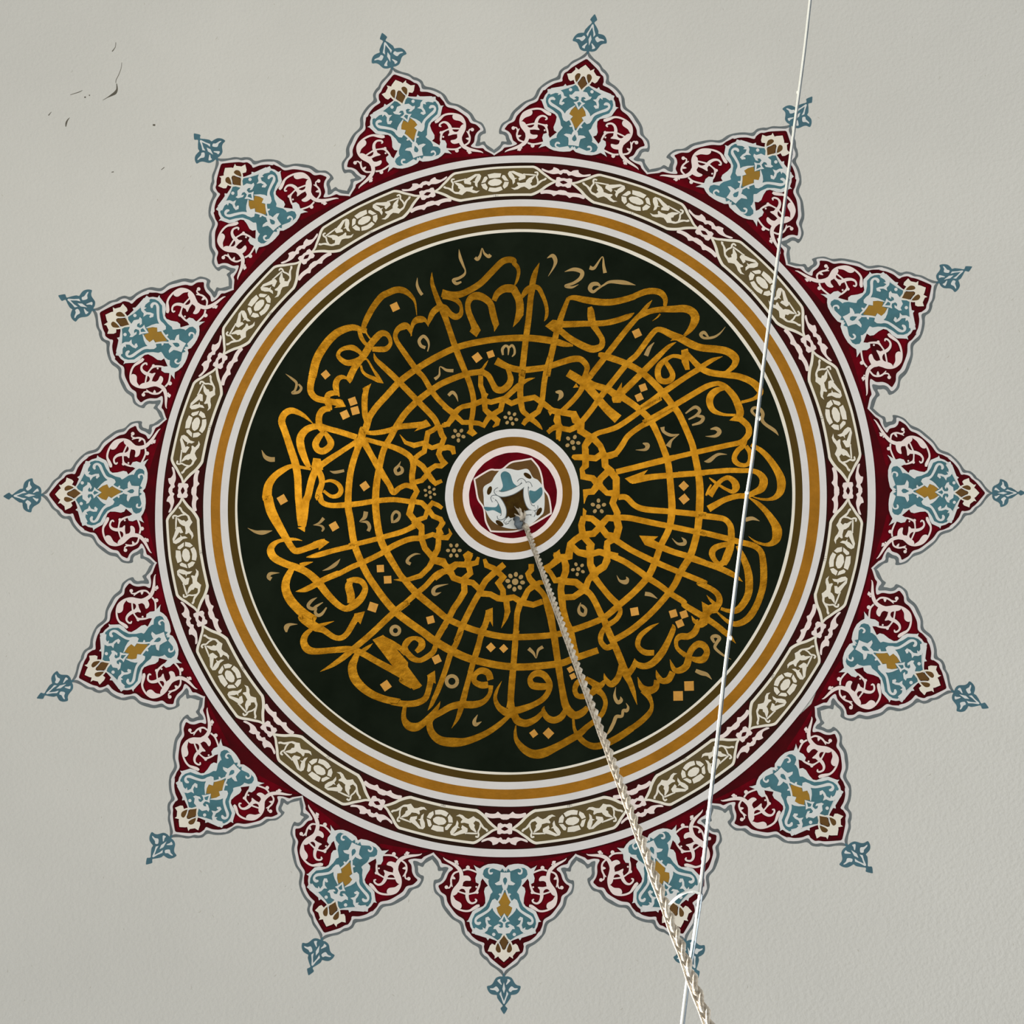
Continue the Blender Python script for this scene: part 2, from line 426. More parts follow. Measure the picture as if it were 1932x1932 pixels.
def warp(c, pts):
    a = np.array([p[:2] for p in pts]); q = basis(a[:, 0], a[:, 1]) @ c
    if len(pts[0]) > 2:
        sc = math.sqrt(abs(np.linalg.det(c[1:3] / np.array([[134.0], [150.0]]))))
        return [(x, y, p[2] * sc) for (x, y), p in zip(q, pts)]
    return [tuple(x) for x in q]

def smooth_poly(p, step=3.0): return [tuple(q) for q in spline(p, True, step)]
def rounded(half):
    """closed outline from a mirrored half, smoothed but for its corners on the axis"""
    return both(half)
def shape(paint, c, half, h, sm=False, maxlen=26.0):
    p = both(half)
    if sm:
        q = [tuple(x) for x in spline(half, False, 3.0)]; p = both(q)
    fill(paint, warp(c, p), h, maxlen)
def pair(paint, c, poly, h, sm=True):
    q = smooth_poly(poly) if sm else poly
    fill(paint, warp(c, q), h); fill(paint, warp(c, mir(q)), h)
def lines(paint, c, ln, h):
    for sgn in (0, 1):
        q = mir(ln) if sgn else ln
        ribbon(paint, spline(warp(c, q), False, 2.2), h)
def dots(paint, c, x, y, r, h, conv):
    (px, py, w), = conv('%f,%f,%f' % (x, y, r))
    for sg in (1, -1):
        (a, b, ww), = warp(c, [(sg * px, py, w)])
        blob(paint, a, b, ww, None, h, 0, 12)

def piece(name, m, parent, *pts_h):
    """one mesh from filled outlines that touch each other"""
    p = Paint()
    for pts, h in pts_h: fill(p, pts, h)
    return p.build(name, m, parent)
def halves(name, m, parent, c, poly, h, sm=True):
    q = smooth_poly(poly) if sm else poly
    piece(name, m, parent, (warp(c, q), h)); piece(name, m, parent, (warp(c, mir(q)), h))
def whole(name, m, parent, c, half, h, sm=False):
    p = Paint(); shape(p, c, half, h, sm); return p.build(name, m, parent)

for c in FITS:
    pet = whole('petal', M['grey'], med, c, GREY, 1, True)
    whole('finial', M['finialblue'], pet, c, FIN, 1.4, True)
    for q in FINW[:2]: halves('finial_leaf', M['bluewhite'], pet, c, q, 2.4)
    whole('finial_leaf', M['bluewhite'], pet, c, FINW[2], 2.4)
    p = Paint(); pair(p, c, FINW[3], 2.4, False); p.build('finial_chevron', M['bluewhite'], pet)
    whole('white_border', M['white'], pet, c, WHITE, 2, True)
    whole('red_field', M['maroon'], pet, c, RED, 3, True)
    for q in CRIM: halves('crimson_wash', M['crimson'], pet, c, q, 4)
    whole('crimson_wash', M['crimson'], pet, c, CRIM_TIP, 4)
    for flip in (0, 1):
        f = mir if flip else (lambda z: z)
        p = Paint()
        for k, q in enumerate(VINES): ribbon(p, spline(warp(c, f(q)), False, 2.2), 5 + 0.05 * k)
        for q in VINE_FILL: fill(p, warp(c, f(smooth_poly(q))), 5.5)
        for x, y, r in VINE_BLOB:
            (a, b, w), = warp(c, f(fromA('%f,%f,%f' % (x, y, r)))); blob(p, a, b, w, None, 5.7, 0, 12)
        p.build('scrollwork', M['pinkwhite'], pet)
    for q in EYES: halves('scroll_eye', M['maroon'], pet, c, q, 6.2)
    whole('vase_outline', M['bluewhite'], pet, c, VASE, 6.3)
    whole('blue_panel', M['blue'], pet, c, PANEL, 7)
    whole('gold_drop', M['drop'], pet, c, GOLD, 8)
    for flip in (0, 1):
        f = mir if flip else (lambda z: z)
        for ks, fs, nm in (((0,), (), 'curl'), ((2,), (1,), 'leaf_curl'), ((3,), (4,), 'leaf_spray')):
            p = Paint()
            for k in ks: ribbon(p, spline(warp(c, f(WLINES[k])), False, 2.2), 8.6 + 0.05 * k)
            for k in fs: fill(p, warp(c, f(WFILL[k])), 9)
            p.build(nm, M['bluewhite'], pet)
        (a, b, w), = warp(c, f(fromB('1250,585,45'))); p = Paint(); blob(p, a, b, w, None, 9.1, 0, 12); p.build('bud', M['bluewhite'], pet)
    p = Paint(); lines(p, c, WLINES[1], 8.7); pair(p, c, WFILL[2], 9, False); shape(p, c, WFILL[0], 9.1)
    p.build('axis_flower', M['bluewhite'], pet)
    whole('palmette', M['bluewhite'], pet, c, WFILL[3], 9.1)
    p = Paint(); lines(p, c, WLINES[4], 8.8); shape(p, c, WFILL[5], 9.3); p.build('crown', M['cream'], pet)
    for q in SLITS[:2]: whole('leaf_slit', M['blue'], pet, c, q, 9.8)
    halves('leaf_slit', M['blue'], pet, c, SLITS[2], 9.8, False)
    whole('olive_diamond', M['brown'], pet, c, OLIVE_D, 9.9)
    halves('crown_eye', M['brown'], pet, c, OLIVE_E, 9.9)
# ---------------------------------------------------------------- rings, as circles about the crown of the dome
RING = [[1.385, -0.0048, 0.0023], [1.3568, -0.0048, 0.0026], [1.2055, -0.0018, -0.0007], [1.1782, -0.0001, 0.0008], [1.1416, -0.001, 0.0005], [1.1136, 0.0007, 0.001], [1.0866, 0.0016, 0.0008], [1.0761, -0.0, 0.0029], [0.264, -0.0008, -0.0059], [0.2336, 0.0003, -0.0041], [0.1967, 0.0005, -0.0043], [0.173, 0.002, -0.0009]]
C2, S2 = -0.00058615, -0.00096921
def rho(k, th):
    a, c, s = RING[k]
    return a * (1 + C2 * np.cos(2 * th) + S2 * np.sin(2 * th)) + c * np.cos(th) + s * np.sin(th)
def pol(th, r, off):
    """point of the dome at azimuth th and distance r from its axis"""
    x = APEX[0] + r * np.cos(th); y = APEX[1] + r * np.sin(th)
    z = CEN[2] + np.sqrt(R * R - r * r)
    P = np.stack([x, y, z], -1); n = (P - CEN) / R
    P = P - n * off; P[..., 2] += CAMZ
    return P
def topol(px, py):
    P = dome(np.asarray(px, float), np.asarray(py, float))
    dx, dy = P[..., 0] - APEX[0], P[..., 1] - APEX[1]
    return np.arctan2(dy, dx), np.hypot(dx, dy)
def ring_mesh(name, k0, k1, m, parent, h, n=360, nr=3, wob=0.0012):
    th = np.linspace(0, 2 * math.pi, n, endpoint=False)
    ro = rho(k0, th) if k0 is not None else None
    rows = []
    rng = np.random.RandomState(k0 * 13 + (k1 or 0))
    def wobble():
        w = np.zeros(n)
        for f in (5, 9, 14, 23, 37, 61): w += rng.randn() * np.cos(f * th + rng.rand() * 6.3) / math.sqrt(f)
        return w * wob * 0.6
    outer = rho(k0, th) + wobble(); inner = (rho(k1, th) + wobble() if k1 is not None else np.zeros(n))
    if k1 is None: nr = 40
    V = []
    for i in range(nr + 1):
        t = i / nr
        V.append(pol(th, outer * (1 - t) + inner * t, h * LAYER))
    V = np.concatenate(V) - np.array(parent.location if parent.type == 'EMPTY' else parent.parent.location)
    Fc = [(i * n + j, i * n + (j + 1) % n, (i + 1) * n + (j + 1) % n, (i + 1) * n + j) for i in range(nr) for j in range(n)]
    return link_mesh(name, V, Fc, m, parent)

band = ring_mesh('border_band', 0, 2, M['black'], med, 12)
ring_mesh('white_ring', 0, 1, M['white'], band, 13)
w2 = ring_mesh('white_ring', 2, 3, M['white'], med, 13)
ring_mesh('gold_ring', 3, 4, M['goldband'], med, 13.2)
ring_mesh('white_ring', 4, 5, M['white'], med, 13)
ring_mesh('olive_ring', 5, 6, M['oliveband'], med, 13.2)
ring_mesh('white_ring', 6, 7, M['cream'], med, 13)
disc = ring_mesh('lettering_disc', 7, None, M['disc'], med, 12.5)

# one half of a border unit, from the flower between two cartouches to the jewel in the middle of one
BX = lambda s: [(p[0] / 12.88 + 940, p[1] / 12.88 + 1490) + ((p[2] / 12.88,) if len(p) > 2 else ()) for p in PP(s)]
JUN = [(952.4,1564.5),(712.8,1513.7),(508,1375.5),(378.6,1168),(344.8,926.6),(414.9,681.2),(577,483.7),None,(1063.1,345.7),(1328.6,440.2),(1525.4,649.4),(1600.2,926.9),(1547.7,1190.9),(1410.4,1392.9),(1205.3,1517.5)]

JTH = [float(topol(*p)[0]) if p else None for p in JUN]
J = list(JTH)
# unwrap clockwise on the picture
for i in range(1, 15):
    if J[i] is None: continue
    prev = J[i - 1] if J[i - 1] is not None else J[i - 2]
    while J[i] < prev: J[i] += 2 * math.pi
J[7] = (J[6] + J[8]) / 2
J.append(J[0] + 2 * math.pi)
T0 = float(topol(952.4, 1564.5)[0]); T1 = float(topol(1076.6, 1551.3)[0])
def uv(pts):
    a = np.array([p[:2] for p in pts]); th, r = topol(a[:, 0], a[:, 1])
    u = (th - T0) / (T1 - T0)
    u = np.where(a[:, 0] > 1076.25, 1.0, np.where(a[:, 0] < 952.5, 0.0, u)); v = (r - rho(2, th)) / (rho(1, th) - rho(2, th))
    return [(x, y) + tuple(p[2:]) for x, y, p in zip(u, v, pts)]
BAND_W = 1.3568 - 1.2055
PXM = H / F                                        # metres per frame pixel near the crown

class PolPaint:
    def __init__(self): self.P = []; self.f = []
    def put(self, pts, faces, h, ja, jb):
        a = np.array(pts); th = ja + (jb - ja) * a[:, 0]
        r = rho(2, th) + a[:, 1] * (rho(1, th) - rho(2, th))
        n = len(self.P); self.P += list(pol(th, r, h * LAYER)); self.f += [tuple(i + n for i in f) for f in faces]
    def build(self, name, m, parent):
        return link_mesh(name, np.array(self.P) - np.array(med.location), self.f, m, parent)
ULEN = 0.134 * 1.0                                   # u to metres is about (T1-T0)*1.28
SU = abs(T1 - T0) * 1.28; SV = BAND_W
def b_fill(pp, pts, h, ja, jb, sm=False):
    q = [tuple(x) for x in spline(pts, True, 2.6)] if sm else pts
    q = uv(q)
    q = [(x * SU / PXM, y * SV / PXM) for x, y in q]
    a, t = refine(q, triangulate(q), 22.0)
    pp.put([(x * PXM / SU, y * PXM / SV) for x, y in a], t, h, ja, jb)
def b_line(pp, pts, h, ja, jb):
    s = spline(pts, False, 2.4); d = np.gradient(s[:, :2], axis=0); L = np.hypot(d[:, 0], d[:, 1])
    nn = np.stack([-d[:, 1] / L, d[:, 0] / L], 1); w = s[:, 2:3] / 2
    q = uv([tuple(x) for x in np.vstack([s[:, :2] + nn * w, s[:, :2] - nn * w])]); n = len(s)
    pp.put(q, [(i, i + 1, n + i + 1, n + i) for i in range(n - 1)], h, ja, jb)

B_FILL = BX('395,962 560,800 650,690 750,605 870,530 960,515 1300,475 1762,408 1762,1200 1300,1265 1000,1295 880,1300 760,1235 650,1130 560,1075')
B_JUNC = BX('158,436 500,432 860,425 700,600 560,760 350,960 560,1110 700,1220 900,1350 860,1412 500,1436 158,1446')
B_FRAME = [BX('330,965,50 440,890,62 560,785,66 640,695,66 740,605,70 860,528,70 960,512,66 1350,465,66 1765,402,66'),
           BX('330,965,50 440,1000,56 560,1085,60 680,1170,64 770,1245,66 880,1303,66 1000,1298,62 1350,1255,60 1765,1195,60')]
B_GARL = [BX('158,610 270,605 350,545 410,590 540,595 650,570 665,640 600,680 480,705 350,695 280,700 250,725 158,730'),
          BX('158,1220 190,1225 240,1165 300,1190 420,1160 540,1180 680,1230 700,1290 560,1245 490,1260 440,1300 430,1350 390,1350 310,1320 280,1280 240,1290 200,1315 158,1320')]
B_FLOW = BX('158,840 210,850 270,815 330,840 340,900 330,950 340,1010 330,1080 270,1095 220,1070 158,1080 158,1010 210,990 250,960 210,930 158,905')
B_LEAF = [BX('870,710 940,660 1000,700 1060,730 1130,700 1200,640 1280,615 1365,660 1280,670 1200,740 1240,800 1230,830 1150,820 1040,850 1030,900 980,980 870,1050 835,1050 900,930 890,880 930,830 880,770 800,800 770,790 800,740'),
          BX('1060,960 1200,880 1220,950 1190,980 1280,1030 1410,1100 1330,1000 1310,950 1250,950 1300,910 1290,830 1330,760 1360,880 1440,960 1485,1050 1460,1120 1360,1145 1260,1110 1120,1075 1060,1040')]
B_STEM = [BX('575,1030,50 600,985,50 660,950,44 710,900,55 760,820,44 800,760,36'),
          BX('755,860,34 765,950,38 800,1040,38 782,1110,42 800,1165,46 860,1150,40'),
          BX('820,1080,36 950,1078,42 1080,1075,32 1120,1085,26')]
B_GEM = [BX('1550,590 1640,535 1762,505 1762,620 1600,680'), BX('1430,820 1450,700 1520,620 1565,690 1535,820'),
         BX('1440,850 1540,850 1620,940 1600,1005 1550,1000'), BX('1650,930 1762,905 1762,1048 1640,1045'),
         BX('1590,790 1640,720 1700,692 1762,685 1762,885 1660,872 1610,840')]
for i in range(15):
    mid = (J[i] + J[i + 1]) / 2
    sides = [(J[i], mid), (J[i + 1], mid)]
    def unit(name, m, fn, sd):
        pp = PolPaint()
        for ja, jb in sd: fn(pp, ja, jb)
        return pp.build(name, m, band)
    unit('cartouche', M['olive'], lambda pp, a, b: b_fill(pp, B_FILL, 13, a, b), sides)
    def fr(pp, a, b):
        for k, l in enumerate(B_FRAME): b_line(pp, l, 15 + 0.2 * k, a, b)
    unit('cartouche_frame', M['cream'], fr, sides)
    def lf1(pp, a, b):
        b_fill(pp, B_LEAF[0], 15, a, b)
        for k in (0, 1): b_line(pp, B_STEM[k], 15.4 + 0.1 * k, a, b)
    def lf2(pp, a, b):
        b_fill(pp, B_LEAF[1], 15.1, a, b); b_line(pp, B_STEM[2], 15.6, a, b)
    for sd in sides:
        unit('leaf_scroll', M['cream'], lf1, [sd]); unit('leaf_scroll', M['cream'], lf2, [sd])
        for k in (1, 2): unit('jewel_facet', M['cream'], lambda pp, a, b: b_fill(pp, B_GEM[k], 15, a, b), [sd])
    for k, nm in ((0, 'jewel_facet'), (3, 'jewel_facet'), (4, 'jewel_stone')):
        unit(nm, M['cream'], lambda pp, a, b: b_fill(pp, B_GEM[k], 15, a, b), sides)
    prev = (J[i - 1] + J[i]) / 2 if i else (J[14] - 2 * math.pi + J[0]) / 2
    js = [(J[i], mid), (J[i], prev)]
    unit('junction_field', M['bandmaroon'], lambda pp, a, b: b_fill(pp, B_JUNC, 12.5, a, b), js)
    unit('garland', M['pinkwhite'], lambda pp, a, b: b_fill(pp, B_GARL[0], 14, a, b, True), js)
    unit('garland', M['pinkwhite'], lambda pp, a, b: b_fill(pp, B_GARL[1], 14, a, b, True), js)
    unit('flower', M['pinkwhite'], lambda pp, a, b: b_fill(pp, B_FLOW, 14.5, a, b), js)
# ---------------------------------------------------------------- rosette at the crown
ros = ring_mesh('crown_rosette', 8, 9, M['white'], med, 15)
ring_mesh('gold_ring', 9, 10, M['bronze'], ros, 15)
ring_mesh('white_ring', 10, 11, M['pinkwhite'], ros, 15)
ring_mesh('crimson_disc', 11, None, M['crimson'], ros, 14.8)
CX = lambda s: [(p[0] / 4.83 + 770, p[1] / 4.83 + 740) + ((p[2] / 4.83,) if len(p) > 2 else ()) for p in PP(s)]
SQ = CX('605,795 740,715 800,712 860,705 940,645 1040,625 1125,610 1190,690 1220,780 1235,880 1280,950 1300,1050 1303,1108 1200,1170 1090,1230 980,1270 850,1275 755,1270 710,1180 690,1060 640,980 620,880')
tips = [SQ.index(q) for q in CX('605,795 1125,610 1303,1108 755,1270')]
_o = []
for a, b in zip(tips, tips[1:] + [tips[0] + len(SQ)]):
    _o += [tuple(x) for x in spline([SQ[i % len(SQ)] for i in range(a, b + 1)], False, 1.5)][:-1]
SQ = _o
p = Paint(); fill(p, SQ, 16); p.build('lotus_petals', M['brown'], ros)
p = Paint(); ribbon(p, [(x, y, 3.2) for x, y in SQ + SQ[:2]], 16.6); p.build('lotus_outline', M['pinkwhite'], ros)
p = Paint(); fill(p, smooth_poly(CX('690,870 760,820 790,770 850,705 920,700 1000,715 1090,705 1140,780 1190,810 1240,900 1240,1080 1200,1140 1100,1220 980,1250 860,1230 760,1170 700,1060 690,960'), 2.0), 17.2)
p.build('lotus_heart', M['bluewhite'], ros)
for s in ('845,760 880,725 930,750 960,830 1010,880 920,905 840,910 865,860', '1105,905 1160,905 1215,870 1225,930 1190,980 1130,1015', '695,1050 800,1050 830,1000 855,1060 850,1110 780,1080 720,1085'):
    p = Paint(); fill(p, smooth_poly(CX(s), 1.5), 18); p.build('blue_leaf', M['blue'], ros)
p = Paint(); fill(p, CX('830,960 960,930 1060,875 1070,960 1110,1060 1080,1105 1040,1130 940,1150 890,1160 890,1080 860,1000'), 18)
p.build('olive_star', M['eye'], ros)
CURL = [CX(s) for s in ('1010,830,30 1035,808,30 1055,845,34 960,908,44 860,935,40 805,910,34 830,885,24', '1118,872,26 1098,838,30 1076,870,34 1080,960,44 1110,1045,40 1160,1062,34 1168,1035,24',
 '785,1000,26 775,965,32 820,975,36 868,1060,42 870,1130,38 838,1150,30 828,1128,24', '1135,1135,24 1140,1100,34 1090,1102,34 1060,1112,24', '915,1182,24 890,1188,30 930,1150,34')]
for k, l in enumerate(CURL):
    p = Paint(); ribbon(p, [(a, b, w * 1.0 + 2.6) for a, b, w in spline(l, False, 1.2)], 18.6 + 0.1 * k); p.build('curl_outline', M['grey'], ros)
    p = Paint(); ribbon(p, spline(l, False, 1.2), 19.4 + 0.1 * k); p.build('white_curl', M['bluewhite'], ros)
for x, y, a in ((1090, 765, 0.6), (743, 900, 1.9), (1195, 1092, 2.1), (835, 1198, 0.6)):
    p = Paint(); blob(p, x / 4.83 + 770, y / 4.83 + 740, 8.5, 4.2, 18, a, 16); p.build('dark_eye', M['eye'], ros)
# ---------------------------------------------------------------- gold lettering on the disc
TILES = {'T1':(480,460,7.728),'T2':(720,440,7.728),'T3':(960,460,7.728),'T4':(1200,500,6.44),'T5':(460,690,7.728),'T6':(450,920,7.728),
 'T7':(520,1130,7.728),'T8':(740,1180,7.728),'T9':(960,1190,7.728),'TA':(1180,1130,7.728),'TB':(1280,940,7.728),'TC':(1280,730,7.728),
 'I1':(640,600,8.782),'I2':(840,620,8.782),'I3':(1040,620,7.431),'I4':(1070,850,7.431),'I5':(1030,1030,7.431),'I6':(820,1030,8.05),
 'I7':(640,980,8.782),'I8':(640,790,8.782),'S':(0,0,1.0)}
